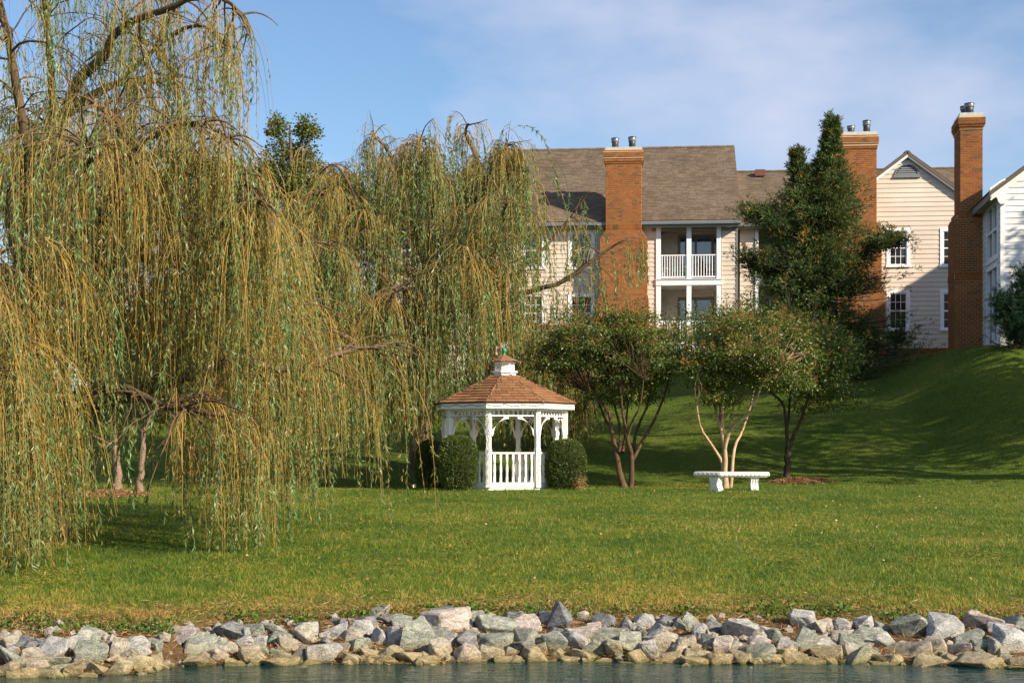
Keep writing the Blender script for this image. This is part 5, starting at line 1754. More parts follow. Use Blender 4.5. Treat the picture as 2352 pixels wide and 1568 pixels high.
rng = np.random.default_rng(31)
Y1 = 27.6
def on_ground(u, Y):
    x = PX(u, Y); return Vector((x, Y*KD, gz(x, Y*KD)-.06))
leaf_tree('crape_myrtle', 'shaded brown-stemmed crape myrtle with rust seed heads right of the gazebo', [
   ([on_ground(1434, Y1)]+pts((1419,1064,Y1),(1405,990,Y1),(1395,941,Y1-.1),(1349,900,Y1-.2)), .085, .03),
   (pts((1419,1064,Y1),(1425,1025,Y1+.1),(1423,983,Y1+.2),(1412,934,Y1+.3),(1398,870,Y1+.4)), .06, .025),
   ([on_ground(1449, Y1)]+pts((1451,1060,Y1),(1441,1008,Y1-.2),(1433,965,Y1-.3),(1424,890,Y1-.4)), .085, .03),
   (pts((1451,1060,Y1),(1472,1018,Y1),(1497,976,Y1+.1),(1518,930,Y1+.2),(1540,860,Y1+.3)), .06, .025),
   (pts((1453,1055,Y1),(1458,1008,Y1+.2),(1469,972,Y1+.4),(1490,920,Y1+.5),(1500,850,Y1+.6)), .055, .02),
   (pts((1430,1040,Y1),(1437,990,Y1+.4),(1440,950,Y1+.6),(1450,880,Y1+.8)), .045, .02),
   (pts((1441,1008,Y1-.2),(1452,970,Y1-.4),(1470,930,Y1-.6),(1478,870,Y1-.8)), .04, .02),
   (pts((1405,990,Y1),(1385,950,Y1+.5),(1370,910,Y1+.8),(1340,850,Y1+.9)), .04, .02)],
  [ell(1420,815,Y1,150,88,1.7,2.2), ell(1320,800,Y1+.2,85,70,1.2,.8), ell(1520,795,Y1+.2,75,65,1.3,.9), ell(1400,752,Y1,120,45,1.2,.8), ell(1290,835,Y1,55,40,.8,.25), ell(1440,895,Y1+.3,125,32,1.3,.5)],
  rng, 1500, 32, .15, (.07, .12), (.034, .055), M['crape_bark_dark'], M['crape_leaf'], 240, M['crape_seed'], bias=.45, ragged=.42, tier=.42)
leaf_tree('crape_myrtle', 'pale-stemmed crape myrtle growing right behind the garden bench', [
   ([on_ground(1667, 27.2)]+pts((1665,1075,27.2),(1665,1025,27.2),(1655,983,27.2),(1644,941,27.3),(1630,880,27.4)), .075, .03),
   ([on_ground(1663, 27.25)]+pts((1662,1078,27.25),(1651,1046,27.2),(1627,1011,27.1),(1609,980,27),(1600,930,26.9)), .06, .02),
   (pts((1665,1030,27.2),(1680,983,27.1),(1722,948,26.9),(1738,915,26.8),(1760,860,26.7)), .055, .02),
   (pts((1680,983,27.1),(1683,937,27.1),(1694,871,27.1),(1705,830,27.1)), .035, .015),
   ([on_ground(1677, 27.4)]+pts((1682,1070,27.4),(1688,1025,27.5),(1704,990,27.6),(1722,941,27.7),(1735,880,27.8)), .06, .02)],
  [ell(1700,820,27.2,130,70,1.5,1.8), ell(1800,810,26.9,85,65,1.2,1.0), ell(1730,765,27.2,110,45,1.2,.8), ell(1635,850,27.2,58,45,1.0,.5), ell(1810,860,26.6,60,30,.6,.35), ell(1660,915,27,50,25,.5,.15)],
  rng, 1150, 32, .15, (.07, .12), (.034, .056), M['crape_bark'], M['crape_leaf'], 170, M['crape_seed'], bias=.55, ragged=.45, tier=.40)
T3 = hit(1808, 1103); T3y = T3.y/KD
leaf_tree('crape_myrtle', 'dark single-trunk tree in shade right of the bench, mulch at its foot', [
   ([T3-Vector((0,0,.1))]+pts((1808,1060,T3y),(1811,1025,T3y)), .11, .09),
   (pts((1811,1025,T3y),(1806,985,T3y),(1799,930,T3y+.1),(1770,900,T3y+.2)), .06, .03),
   (pts((1811,1025,T3y),(1836,975,T3y),(1851,930,T3y-.1),(1870,870,T3y-.2)), .065, .03),
   (pts((1808,1010,T3y),(1812,940,T3y+.2),(1820,870,T3y+.4)), .05, .025)],
  [ell(1850,820,T3y,120,90,1.6,1.6), ell(1910,870,T3y,70,70,1.2,.8), ell(1790,800,T3y+.3,90,80,1.3,.9), ell(1860,900,T3y,110,50,1.2,.7), ell(1780,720,T3y+.4,100,60,1.2,.8)],
  rng, 950, 34, .18, (.07, .12), (.034, .055), M['dark_bark'], M['crape_leaf'], 60, M['crape_seed'], bias=.4, ragged=.38, tier=.45)
T4 = Vector((PX(1660, 32.5), 32.5*KD, 0)); T4.z = gz(T4.x, T4.y)
leaf_tree('crape_myrtle', 'crape myrtle crown showing behind, between the balcony and the bench tree', [
   ([T4-Vector((0,0,.1))]+pts((1655,900,32.5),(1645,820,32.5),(1640,760,32.5)), .08, .04),
   (pts((1655,900,32.5),(1690,830,32.5),(1700,770,32.5)), .05, .025)],
  [ell(1650,760,32.5,75,60,1.2,1.0), ell(1710,780,32.5,70,70,1.2,1.0)], rng, 420, 32, .18, (.07, .12), (.034, .055), M['crape_bark_dark'], M['crape_leaf'], 20, M['crape_seed'], bias=.45)
# a few late pink flowers on the first crape myrtle
fl_p = np.array([tuple(P(u, v, 27.0)) for u, v in ((1378, 722), (1385, 727), (1392, 724), (1418, 722))])
k = np.repeat(np.arange(4), 7)
o = np_obj('blossom_cluster', leaf_mesh('blossom_cluster', fl_p[k]+rng.normal(size=(28, 3))*.03, rng.normal(size=(28, 3)), .045, .03, rng.random(28), M['pink'], rng))
o.parent = [x for x in bpy.data.objects if x.name == 'crape_myrtle'][0]

# two small ornamental trees in the mulch bed at the left
ya = hit(268, 1123).y/KD; yb_ = hit(322, 1129).y/KD
leaf_tree('ornamental_tree', 'small ornamental tree with banded pinkish trunk on the mulch mound', [
   ([hit(268,1123)-Vector((0,0,.08))]+pts((270,1080,ya),(266,1035,ya),(264,1020,ya)), .115, .10),
   (pts((264,1028,ya),(240,1012,ya),(212,1000,ya-.2),(190,985,ya-.4)), .05, .025),
   (pts((264,1024,ya),(245,995,ya+.2),(230,960,ya+.3),(215,910,ya+.4)), .05, .02),
   (pts((265,1024,ya),(264,980,ya),(262,930,ya),(268,880,ya)), .06, .02),
   (pts((266,1024,ya),(285,1005,ya-.1),(305,980,ya-.2),(330,930,ya-.3)), .05, .02)],
  [ell(235,920,ya,95,75,1.2,1.0), ell(180,950,ya,60,45,1.0,.6), ell(290,880,ya,80,70,1.2,.8)], rng, 330, 24, .15, (.06, .10), (.025, .04), M['pale_bark'], M['young_leaf'], bias=.4)
leaf_tree('ornamental_tree', 'slimmer pale-trunked ornamental tree beside the one on the mulch mound', [
   ([hit(322,1129)-Vector((0,0,.08))]+pts((322,1090,yb_),(327,1050,yb_),(328,1010,yb_),(330,980,yb_)), .085, .06),
   (pts((328,1010,yb_),(315,980,yb_+.1),(308,940,yb_+.2),(300,890,yb_+.3)), .04, .02),
   (pts((330,990,yb_),(345,950,yb_),(360,910,yb_),(375,870,yb_)), .04, .02)],
  [ell(345,890,yb_,80,75,1.1,1.0), ell(400,910,yb_,60,45,.9,.5)], rng, 230, 24, .15, (.06, .10), (.025, .04), M['pale_bark'], M['young_leaf'], bias=.45)

# trees beyond the houses
def far_tree(label, u, Y, vtop, vbot, wu, mat, n_cl=260, blobs=None, bark='dark_bark', bias=.5, cl=.36, per=40, lf=((.14, .24), (.10, .17))):
    x = PX(u, Y); g0 = gz(x, Y*KD)
    zt_ = P(u, vtop, Y).z
    s = Y*KD/F
    vb = HV-(g0-CZ)/s
    mid = (vtop+vbot)/2; hh = (vbot-vtop)/2
    if blobs is None:
        r_ = random.Random(u)
        blobs = [ell(u, mid, Y, wu*.8, hh*.8, wu*s*.8, 1.2)]
        for i in range(6):
            a = r_.uniform(0, 6.28)
            blobs.append(ell(u+math.cos(a)*wu*.55, mid+math.sin(a)*hh*.55, Y+r_.uniform(-1.5, 1.5), wu*.42, hh*.42, wu*s*.4, .5))
    else:
        blobs = [ell(a, b, Y+e, c, d, c*s*.9, w) for (a, b, c, d, e, w) in blobs]
    stems = [([Vector((x, Y*KD, g0-.2))]+pts((u-4, (vb+mid)/2, Y), (u+3, mid, Y), (u, vtop+(vbot-vtop)*.12, Y)), .28, .05)]
    for b in blobs[1:]:
        c = b[0]
        stems.append(([P(u-2, mid+hh*.9, Y), (P(u, mid+hh*.3, Y)+c)/2, c], .11, .03))
    leaf_tree('background_tree', label, stems, blobs, np.random.default_rng(u), n_cl, per, cl, *lf, M[bark], mat, group='trees beyond the houses', bias=bias, twigs=.35)
far_tree('lone green tree with open crown rising against the sky between the willows', 665, 56, 262, 520, 70, M['tree_leaf'], 520,
   [(660,440,75,70,0,1.3), (637,300,30,32,0,.35), (700,292,28,26,.4,.3), (722,305,18,14,0,.12), (640,355,36,34,0,.4), (690,350,36,36,.6,.45), (620,400,45,45,0,.6), (712,400,40,38,0,.5)], bark='willow_bark', cl=.17, per=22, lf=((.12, .20), (.08, .13)))
far_tree('rounded olive tree behind the roof left of the second willow', 800, 58, 385, 600, 130, M['tree_leaf'], 380, cl=.28)
far_tree('olive green tree crown just above the left roof end', 985, 62, 358, 560, 120, M['tree_leaf'], 330)
far_tree('golden autumn tree seen through the middle of the big willow', 470, 58, 330, 640, 130, M['tree_leaf_gold'], 360)
far_tree('tall golden tree behind the big willow trunk', 255, 62, 250, 640, 120, M['tree_leaf_gold'], 380, bias=.35)
far_tree('dark olive tree at the far left edge behind the willow', 40, 60, 170, 640, 110, M['tree_leaf'], 380)
far_tree('low yellowing tree left of the brick house', 150, 54, 520, 860, 140, M['tree_leaf_gold'], 330, bias=.3)
far_tree('low dense green tree at the left edge behind the willow trunk', 20, 48, 640, 985, 120, M['tree_leaf'], 300, bias=.35)
far_tree('low olive tree behind the two small ornamental trees', 285, 50, 690, 985, 120, M['tree_leaf'], 300, bias=.5)
far_tree('low golden tree right of the brick house behind the willows', 830, 39, 690, 960, 90, M['tree_leaf_gold'], 240, bias=.3)
far_tree('green shrubby tree in front of the brick house', 400, 40, 640, 900, 110, M['tree_leaf'], 330, bias=.75)

# tall unseen trees beyond the right edge of view, added to shade the slope
def unseen_shade_tree(label, x, y, r, ztop, seed):
    g0 = gz(x, y); rg_ = np.random.default_rng(seed)
    zc = (g0+2.2+ztop)/2; hz_ = (ztop-g0-2.2)/2
    bl = [(Vector((x, y, zc)), (r*.8, r*.8, hz_*.85), 1.4)]
    for i in range(7):
        a = rg_.uniform(0, 6.28); f = rg_.uniform(.4, .75)
        bl.append((Vector((x+math.cos(a)*r*f, y+math.sin(a)*r*f, zc+rg_.uniform(-.65, .75)*hz_)), (r*.42, r*.42, hz_*.34), .5))
    st = [([Vector((x, y, g0-.2)), Vector((x+.1, y, g0+2)), Vector((x-.1, y+.1, zc)), Vector((x, y, ztop-1))], .26, .05)]
    for b in bl[1:]: st.append(([Vector((x, y, g0+2.4)), (Vector((x, y, zc))+b[0])/2, b[0]], .10, .03))
    leaf_tree('unseen_shade_tree', label, st, bl, rg_, 300, 26, .38, (.16, .26), (.11, .18), M['dark_bark'], M['tree_leaf'], group='unseen trees added for shade at the right', ragged=.40, twigs=.3)
unseen_shade_tree('unseen leafy tree added for shade on the right bank nearest the lawn', 25.2, 36.4, 3.3, 15.0, 1)
unseen_shade_tree('smaller unseen leafy tree added for shade at the right end of the lawn crest', 18.6, 37.2, 2.8, 12.6, 4)
unseen_shade_tree('unseen leafy tree added for shade part way up the right bank', 22.6, 40.8, 3.4, 15.0, 5)
unseen_shade_tree('unseen leafy tree added for shade on the right bank closest to the white house', 27.4, 43.4, 3.6, 16.5, 3)

# ------------------------------------------------------------------ cedar beside the gable
def cedar(name, label, leaders, env, rng, n_br, per, mat, Yd, plume=(.22, .11), needle=((.06, .12), (.018, .032)), flat=.8):
    """leaders: (points, r0, r1); env: list of (v, u_left, u_right) outline"""
    t = empty(name, (0, 0, 0)); tag(t, label, 'tree')
    tr, paths = limb_mesh(leaders, 'trunk', M['dark_bark'], t, 7, 14)
    B0, B1 = [], []
    s = Yd*KD/F
    w = np.array([l[3] for l in leaders])
    for i in range(n_br):
        k = rng.choice(len(leaders), p=w/w.sum())
        f = rng.random()**1.25*13*.995; j = int(f); fr = f-j
        p = paths[k][j]*(1-fr)+paths[k][j+1]*fr
        v = HV-(p[2]-CZ)/s
        a = rng.random()*2*math.pi
        u0 = p[0]/s+HU
        vt = v-rng.uniform(0, 22)
        tip = HV-(paths[k][-1][2]-CZ)/s
        half = np.interp(v-tip, [e[0] for e in env], [e[1] for e in env])*s*(.72+.5*vnoise(np.array([a*1.6+k*5]), np.array([v*.022]))[0])
        q = p+np.array([math.cos(a)*half, math.sin(a)*half*flat, 0])*rng.uniform(.5, 1.0)+np.array([0, 0, rng.uniform(-6, 20)*s])
        if leaders[k][3] < .5:
            q = p+np.array([rng.normal()*.32, rng.normal()*.35, rng.normal()*.22+.12])
        elif rng.random() < .45:
            q = p+(q-p)*rng.uniform(.3, .8)
        B0.append(p); B1.append(q)
    B0, B1 = np.array(B0), np.array(B1)
    hole = fbm(B1[:, 0]*1.3+B1[:, 1]*1.1, B1[:, 2]*1.5-B1[:, 1]*.7, 2)
    ok = hole > np.quantile(hole, .30)
    B0, B1 = B0[ok], B1[ok]; n_br = len(B0)
    path = np.stack([B0, B0*.66+B1*.34-np.array([0,0,.10]), B0*.3+B1*.7-np.array([0,0,.10]), B1], 1)
    np_obj('branches', tube_batch('branches', path, np.linspace(.03, .006, 4)[None].repeat(len(B0), 0), M['dark_bark'], sides=4), t)['kind'] = 'stuff'
    # plumes of scale foliage along the outer part of each branch
    pl_n = 5
    k = np.repeat(np.arange(n_br), pl_n)
    f = 1-rng.random(len(k))**1.4*.75
    c = B0[k]+(B1-B0)[k]*f[:, None]+rng.normal(size=(len(k), 3))*.09
    ax = unit((B1-B0)[k]*.7+np.array([0, 0, .30])*np.linalg.norm((B1-B0)[k], axis=1)[:, None]+rng.normal(size=(len(k), 3))*.35)
    sh = .50+rng.normal(size=len(k))*.10+(rng.normal(size=n_br)*.26)[k]
    sh[rng.random(len(k)) < .05] = 1.0
    kk = np.repeat(np.arange(len(k)), per); n = len(kk)
    tpos = rng.random(n)
    psz = np.clip(np.linalg.norm((B1-B0)[:, :2], axis=1)/.9, .35, 1.0)[k]
    wd = plume[1]*(1-.75*tpos)*(rng.uniform(.7, 1.3, len(k))*psz)[kk]
    rad = unit(rng.normal(size=(n, 3)))
    p = c[kk]+ax[kk]*(tpos*plume[0]*2*psz[kk])[:, None]+rad*wd[:, None]
    d = unit(ax[kk]*.9+rad*.7+rng.normal(size=(n, 3))*.25)
    o = np_obj('crown', leaf_mesh('crown', p, d, rng.uniform(*needle[0], n), rng.uniform(*needle[1], n), np.clip(sh[kk]+rng.normal(size=n)*.12, 0, 1), mat, rng), t); o['kind'] = 'stuff'
    return t
CY = 36.5
cb = Vector((PX(1905, CY), CY*KD, 0)); cb.z = gz(cb.x, cb.y)-.1
env = [(0,2),(40,10),(80,28),(140,72),(200,118),(280,165),(380,190),(470,228),(560,245),(610,190)]
cedar('cedar_tree', 'tall ragged dark green cedar with two tops in front of the gable chimney', [
  ([cb]+pts((1900,780,CY),(1890,650,CY),(1885,520,CY),(1893,420,CY),(1908,345,CY),(1912,285,CY)), .20, .015, 1.3),
  (pts((1892,680,CY),(1868,560,CY),(1848,450,CY),(1834,390,CY),(1832,338,CY)), .12, .015, .8),
  (pts((1895,760,CY),(1830,690,CY),(1770,640,CY),(1715,600,CY)), .08, .02, .35),
  (pts((1890,640,CY),(1950,600,CY-.3),(2010,565,CY-.4),(2070,548,CY-.5)), .07, .02, .22),
  (pts((1898,820,CY),(1970,790,CY),(2030,792,CY),(2070,780,CY)), .07, .02, .12),
  (pts((1890,560,CY),(1800,520,CY),(1735,490,CY)), .05, .015, .2)],
  env, np.random.default_rng(8), 2700, 16, M['cedar_leaf'], CY, plume=(.24, .10), needle=((.10, .20), (.021, .036)))
JY = 32.2
jb = Vector((PX(2335, JY), JY*KD, gz(PX(2335, JY), JY*KD)))
cedar('juniper_shrub', 'dark feathery juniper shrub by the white house at the right edge', [
  ([jb-Vector((0,0,.1))]+pts((2335,720,JY),(2340,670,JY),(2350,630,JY)), .07, .02, 1),
  (pts((2335,770,JY),(2390,700,JY),(2430,660,JY)), .06, .02, .8), (pts((2335,775,JY),(2310,730,JY),(2296,690,JY)), .04, .015, .5)],
  [(0,25),(40,48),(90,62),(150,66),(190,55)], np.random.default_rng(18), 700, 18, M['juniper_leaf'], JY, plume=(.16, .05), needle=((.06, .11), (.012, .02)))['category'] = 'shrub'

# ------------------------------------------------------------------ clipped box shrubs at the gazebo
def box_bush(label, u0, u1, v0, v1, Y, rng, dead=False):
    s = Y*KD/F
    cxm = PX((u0+u1)/2, Y); hw = (u1-u0)/2*s; g0 = gz(cxm, Y*KD)-.03
    h = CZ+(HV-v0)*s-g0
    t = empty('box_shrub', (cxm, Y*KD, g0)); tag(t, label, 'shrub', 'clipped box shrubs around the gazebo')
    def shape(d, k=3.2):
        q = (np.abs(d)**k).sum(-1, keepdims=True)**(-1/k)
        return d*q
    n = 17000
    d = unit(rng.normal(size=(n, 3)))
    sp = shape(d)
    lump = 1-.10*fbm(d[:, 0]*3+u0, d[:, 2]*3+d[:, 1]*2, 3)+rng.normal(size=n)*.025
    sc = np.array([hw, hw*.95, h/2])
    taper = 1-.10*np.clip(-sp[:, 2], 0, 1)-.06*np.clip(sp[:, 2], 0, 1)
    p = sp*lump[:, None]*sc*np.stack([taper, taper, np.ones(n)], 1)+np.array([0, 0, h/2])
    p *= (1-.10*rng.random(n)**2)[:, None]*np.array([1, 1, 0])+np.array([0, 0, 1])
    dd = unit(d*.8+rng.normal(size=(n, 3))*.5+np.array([0, 0, .45]))
    r = np.clip(.30+.5*fbm(p[:, 0]*4+u0, p[:, 2]*4, 3)+rng.normal(size=n)*.15, 0, .95)
    c = np_obj('foliage', leaf_mesh('foliage', p, dd, rng.uniform(.04, .075, n), rng.uniform(.018, .028, n), r, M['box_leaf'], rng), t); c['kind'] = 'stuff'
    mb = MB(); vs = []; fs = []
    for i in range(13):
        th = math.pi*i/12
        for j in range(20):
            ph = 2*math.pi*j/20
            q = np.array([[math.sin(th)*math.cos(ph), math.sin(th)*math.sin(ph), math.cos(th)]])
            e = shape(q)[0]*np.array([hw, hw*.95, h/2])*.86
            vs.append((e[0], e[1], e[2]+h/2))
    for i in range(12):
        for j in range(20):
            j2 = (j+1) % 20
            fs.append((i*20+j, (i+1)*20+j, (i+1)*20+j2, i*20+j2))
    mb.add(vs, fs, True); mb.build('shade_core', M['box_core'], t)  # dark hull coloured as the shade behind the leaves
    if dead:
        n = 900
        p = np.array([hw*.62, -hw*.62, h*.16])+rng.normal(size=(n, 3))*np.array([.09, .07, .11])
        o = np_obj('dry_patch', leaf_mesh('dry_patch', p, unit(rng.normal(size=(n, 3))+np.array([.3, -.6, .6])), .05, .016, rng.random(n), M['box_dead'], rng), t); o['kind'] = 'stuff'
rb_ = np.random.default_rng(77)
box_bush('dark clipped box shrub at the far left of the gazebo', 955, 1024, 1013, 1120, 27.6, rb_)
box_bush('large sunlit box shrub in front of the gazebo left side', 1004, 1099, 1001, 1120, 26.2, rb_)
box_bush('box shrub with a dry brown patch right of the gazebo', 1252, 1346, 1011, 1119, 26.4, rb_, True)
# ------------------------------------------------------------------ riprap stones along the water
S1 = [(10,410,50,60,'g'),(65,460,130,110,'t'),(155,465,130,80,'d'),(225,490,120,60,'d'),(80,575,210,140,'g'),(210,575,130,110,'t'),(70,520,110,60,'w'),(310,465,90,60,'d'),(345,525,210,140,'w'),(510,485,150,130,'w'),(605,435,190,110,'g'),(720,490,110,70,'g'),(640,545,190,145,'g'),(760,490,110,60,'d'),(820,505,100,120,'t'),(790,580,90,60,'p'),(935,490,150,110,'w'),(870,545,130,60,'t'),(975,525,100,80,'w'),(1060,480,90,70,'g'),(1240,415,200,85,'p'),(60,650,110,90,'t'),(155,690,180,90,'y'),(255,630,150,80,'p'),(370,605,200,80,'g'),(400,650,210,60,'g'),(320,680,170,50,'y'),(510,650,140,130,'y'),(540,615,100,70,'d'),(650,645,150,70,'y'),(610,695,110,40,'y'),(410,690,80,40,'d'),(810,635,170,90,'t'),(950,600,220,100,'y'),(1060,600,110,80,'y'),(1010,640,150,50,'y'),(1135,610,60,45,'p'),(810,590,100,50,'y'),
(1340,490,240,150,'g'),(1490,470,150,70,'g'),(1580,400,190,120,'d'),(1720,380,190,80,'g'),(1690,420,70,90,'g'),(1890,375,150,80,'g'),(1930,430,170,100,'g'),(2070,370,210,80,'w'),(2100,430,120,130,'t'),(1680,470,120,80,'w'),(1790,465,90,80,'w'),(1480,555,170,80,'p'),(1550,510,150,60,'w'),(1700,555,170,110,'t'),(1800,535,90,90,'g'),(1940,545,130,70,'g'),(2010,475,170,90,'t'),(1370,610,170,90,'y'),(1600,610,170,80,'y'),(1930,605,210,65,'y'),(1760,610,100,50,'y'),(2130,610,120,40,'y'),(2100,555,150,110,'d'),(2230,550,220,120,'w'),(2300,390,160,110,'w'),(2330,320,130,45,'d'),(2250,470,120,70,'d'),(1460,420,60,40,'g'),(1240,620,60,30,'t'),(1400,560,120,60,'g'),(560,560,80,60,'t'),(1080,560,70,50,'t')]
S2 = [(15,330,50,60,'d'),(250,265,140,100,'t'),(165,325,160,70,'d'),(145,370,170,95,'w'),(305,315,110,70,'d'),(400,295,80,55,'d'),(440,330,160,80,'g'),(75,420,160,90,'t'),(110,490,160,90,'g'),(265,430,100,120,'w'),(390,435,160,130,'w'),(520,440,200,220,'g'),(545,370,150,70,'d'),(720,325,310,150,'p'),(730,245,190,50,'d'),(680,410,140,90,'g'),(760,470,90,110,'w'),(680,530,140,140,'t'),(920,300,190,90,'g'),(1055,355,270,130,'g'),(330,535,170,80,'y'),(60,580,120,70,'y'),(200,540,120,70,'y'),(275,580,120,60,'y'),(465,565,160,70,'y'),(605,585,130,50,'y'),(340,590,80,40,'y'),(875,475,150,140,'d'),(865,555,160,120,'p'),(1060,470,210,100,'g'),(1035,550,150,110,'t'),(1155,590,180,60,'y'),(1185,295,120,70,'d'),(1215,325,80,50,'t'),(1285,335,180,100,'p'),(1315,445,210,120,'g'),(1395,300,130,70,'w'),(1400,262,80,35,'d'),(1500,315,150,190,'d'),(1490,395,130,60,'d'),(1245,510,160,90,'d'),(1320,565,170,100,'y'),(1375,515,90,80,'y'),(1170,520,90,60,'w'),(1185,485,80,40,'g'),(1470,480,150,130,'g'),(1550,460,100,100,'g'),(1625,470,140,120,'w'),(1650,425,190,110,'p'),(1810,330,150,100,'d'),(1730,360,120,70,'p'),(1800,390,100,60,'t'),(1840,425,210,100,'g'),(1750,515,160,110,'g'),(1875,530,100,130,'y'),(1950,355,130,110,'d'),(2095,325,130,100,'w'),(2250,330,150,80,'d'),(2330,350,80,90,'g'),(2080,395,120,70,'g'),(2180,400,140,100,'w'),(1985,480,150,130,'g'),(2090,530,150,130,'w'),(2040,570,130,90,'y'),(2230,470,190,120,'t'),(2255,575,160,80,'y'),(1505,545,130,60,'y'),(1650,560,170,80,'y'),(1575,590,120,50,'y'),(1800,590,140,40,'y'),(1620,575,70,35,'p'),(1965,605,110,25,'y'),(2170,605,80,30,'y'),(2330,510,100,120,'t'),(2150,455,130,60,'g'),(1460,590,110,30,'y'),(960,580,80,50,'p'),(770,575,60,40,'d'),(1210,420,150,45,'p'),(180,590,90,40,'y'),(1700,590,80,40,'t'),(1920,560,70,50,'g'),(20,510,70,70,'t')]
S3 = [(55,340,110,130,'g'),(120,400,100,110,'w'),(215,365,130,120,'d'),(395,395,210,150,'w'),(570,395,100,70,'p'),(630,425,110,90,'g'),(830,320,160,130,'w'),(975,355,150,90,'t'),(1095,345,100,90,'w'),(1255,335,120,90,'w'),(1365,370,100,80,'g'),(1580,375,240,160,'g'),(1805,385,210,170,'w'),(2085,325,240,130,'p'),(2280,335,140,110,'g'),(1985,445,190,110,'g'),(2190,380,150,80,'p'),(2250,465,220,170,'w'),(2330,430,70,100,'t'),(40,470,130,90,'t'),(170,470,110,100,'g'),(275,490,120,120,'p'),(370,490,100,60,'w'),(525,470,160,90,'p'),(725,490,140,90,'w'),(850,465,160,150,'g'),(990,475,170,80,'w'),(960,430,110,50,'t'),(1090,430,140,90,'t'),(1155,460,150,110,'g'),(1300,430,210,100,'g'),(1410,460,160,110,'w'),(1240,490,120,50,'w'),(1150,520,110,90,'w'),(100,540,150,60,'t'),(245,580,140,80,'y'),(380,575,150,80,'y'),(530,555,180,120,'g'),(640,580,100,60,'y'),(700,545,130,70,'y'),(80,600,160,60,'y'),(165,590,80,50,'y'),(770,580,150,70,'y'),(890,600,150,60,'y'),(1000,545,190,100,'y'),(1015,595,110,50,'y'),(1240,575,240,140,'g'),(1340,620,130,45,'y'),(1430,595,150,80,'y'),(1560,520,270,110,'t'),(1740,505,140,120,'t'),(1890,515,200,90,'p'),(1710,600,260,80,'t'),(2030,605,290,100,'t'),(2160,615,150,70,'y'),(2065,490,120,80,'g'),(2185,510,140,120,'g'),(2035,525,80,60,'g'),(1850,580,110,60,'t'),(2310,600,120,70,'t'),(2220,580,70,70,'g'),(1925,555,110,40,'t'),(790,605,80,40,'p'),(1330,570,110,60,'t'),(620,530,60,45,'g'),(2290,640,110,40,'y'),(1810,545,70,35,'g'),(430,520,90,60,'t'),(470,600,80,35,'y'),(1130,590,90,40,'y'),(960,610,60,30,'y')]
stones = []
for off, S in ((0, S1), (784, S2), (1568, S3)):
    for (cx_, cy_, w, h, c) in S:
        stones.append([off+cx_/3, 1323+cy_/3, w/3, h/3, c])
def rock_mesh(name, w, h, d, rng, mat):
    """angular broken stone: hull of a few points, worn edges, rough faces"""
    bm = bmesh.new()
    n = int(rng.integers(9, 15))
    q = unit(rng.normal(size=(n, 3)))
    q = np.sign(q)*np.abs(q)**.66*rng.uniform(.84, 1.0, (n, 1))
    for p in q: bm.verts.new(p)
    r = bmesh.ops.convex_hull(bm, input=bm.verts)
    bmesh.ops.delete(bm, geom=[e for e in r['geom_interior'] if isinstance(e, bmesh.types.BMVert)], context='VERTS')
    bmesh.ops.dissolve_limit(bm, angle_limit=R(9), verts=bm.verts, edges=bm.edges)
    bmesh.ops.bevel(bm, geom=list(bm.edges), offset=.055, segments=1, affect='EDGES', clamp_overlap=True)
    bmesh.ops.triangulate(bm, faces=bm.faces)
    bmesh.ops.subdivide_edges(bm, edges=[e for e in bm.edges if e.calc_length() > .32], cuts=1, use_grid_fill=True)
    bmesh.ops.triangulate(bm, faces=bm.faces)
    bmesh.ops.subdivide_edges(bm, edges=[e for e in bm.edges if e.calc_length() > .24], cuts=1, use_grid_fill=True)
    bmesh.ops.triangulate(bm, faces=bm.faces)
    bm.verts.ensure_lookup_table(); bm.normal_update()
    V = np.array([v.co[:] for v in bm.verts]); N = np.array([v.normal[:] for v in bm.verts])
    Fc = np.array([[v.index for v in f.verts] for f in bm.faces]); bm.free()
    o = rng.random()*60
    ns = .11*(fbm(V[:, 0]*2.2+V[:, 1]*.7+o, V[:, 2]*2.2+V[:, 1]*1.6, 3)-.5)+.05*(fbm(V[:, 0]*7+V[:, 1]*3+o, V[:, 2]*7-V[:, 1]*5, 2)-.5)
    V = V+N*ns[:, None]
    a = rng.uniform(-.6, .6)
    V[:, 0], V[:, 2] = V[:, 0]*math.cos(a)-V[:, 2]*math.sin(a), V[:, 0]*math.sin(a)+V[:, 2]*math.cos(a)
    V -= (V.max(0)+V.min(0))/2
    V *= np.array([w, d, h])/(V.max(0)-V.min(0))
    return np_mesh(name, V, Fc, mat, smooth=False)
rg = np.random.default_rng(404)
placed = []
for s in stones:
    u, v, w, h, c = s
    p = hit(u, min(v+h*.22, 1560))
    Y = p.y
    sc = Y/F
    placed.append((u, v+h*.03, w*sc*1.24, h*sc*1.58, c, Y, sc))
def size_word(w):
    return 'large' if w > .34 else ('small' if w < .19 else 'medium')
def row_word(v, u):
    return 'top' if v < 1442 else ('bottom' if v > 1505 else 'middle')
rows = {'top': [], 'middle': [], 'bottom': []}
for q in placed: rows[row_word(q[1], q[0])].append(q)
ORD = lambda n: '%d%s' % (n, 'th' if 10 <= n % 100 <= 20 else {1: 'st', 2: 'nd', 3: 'rd'}.get(n % 10, 'th'))
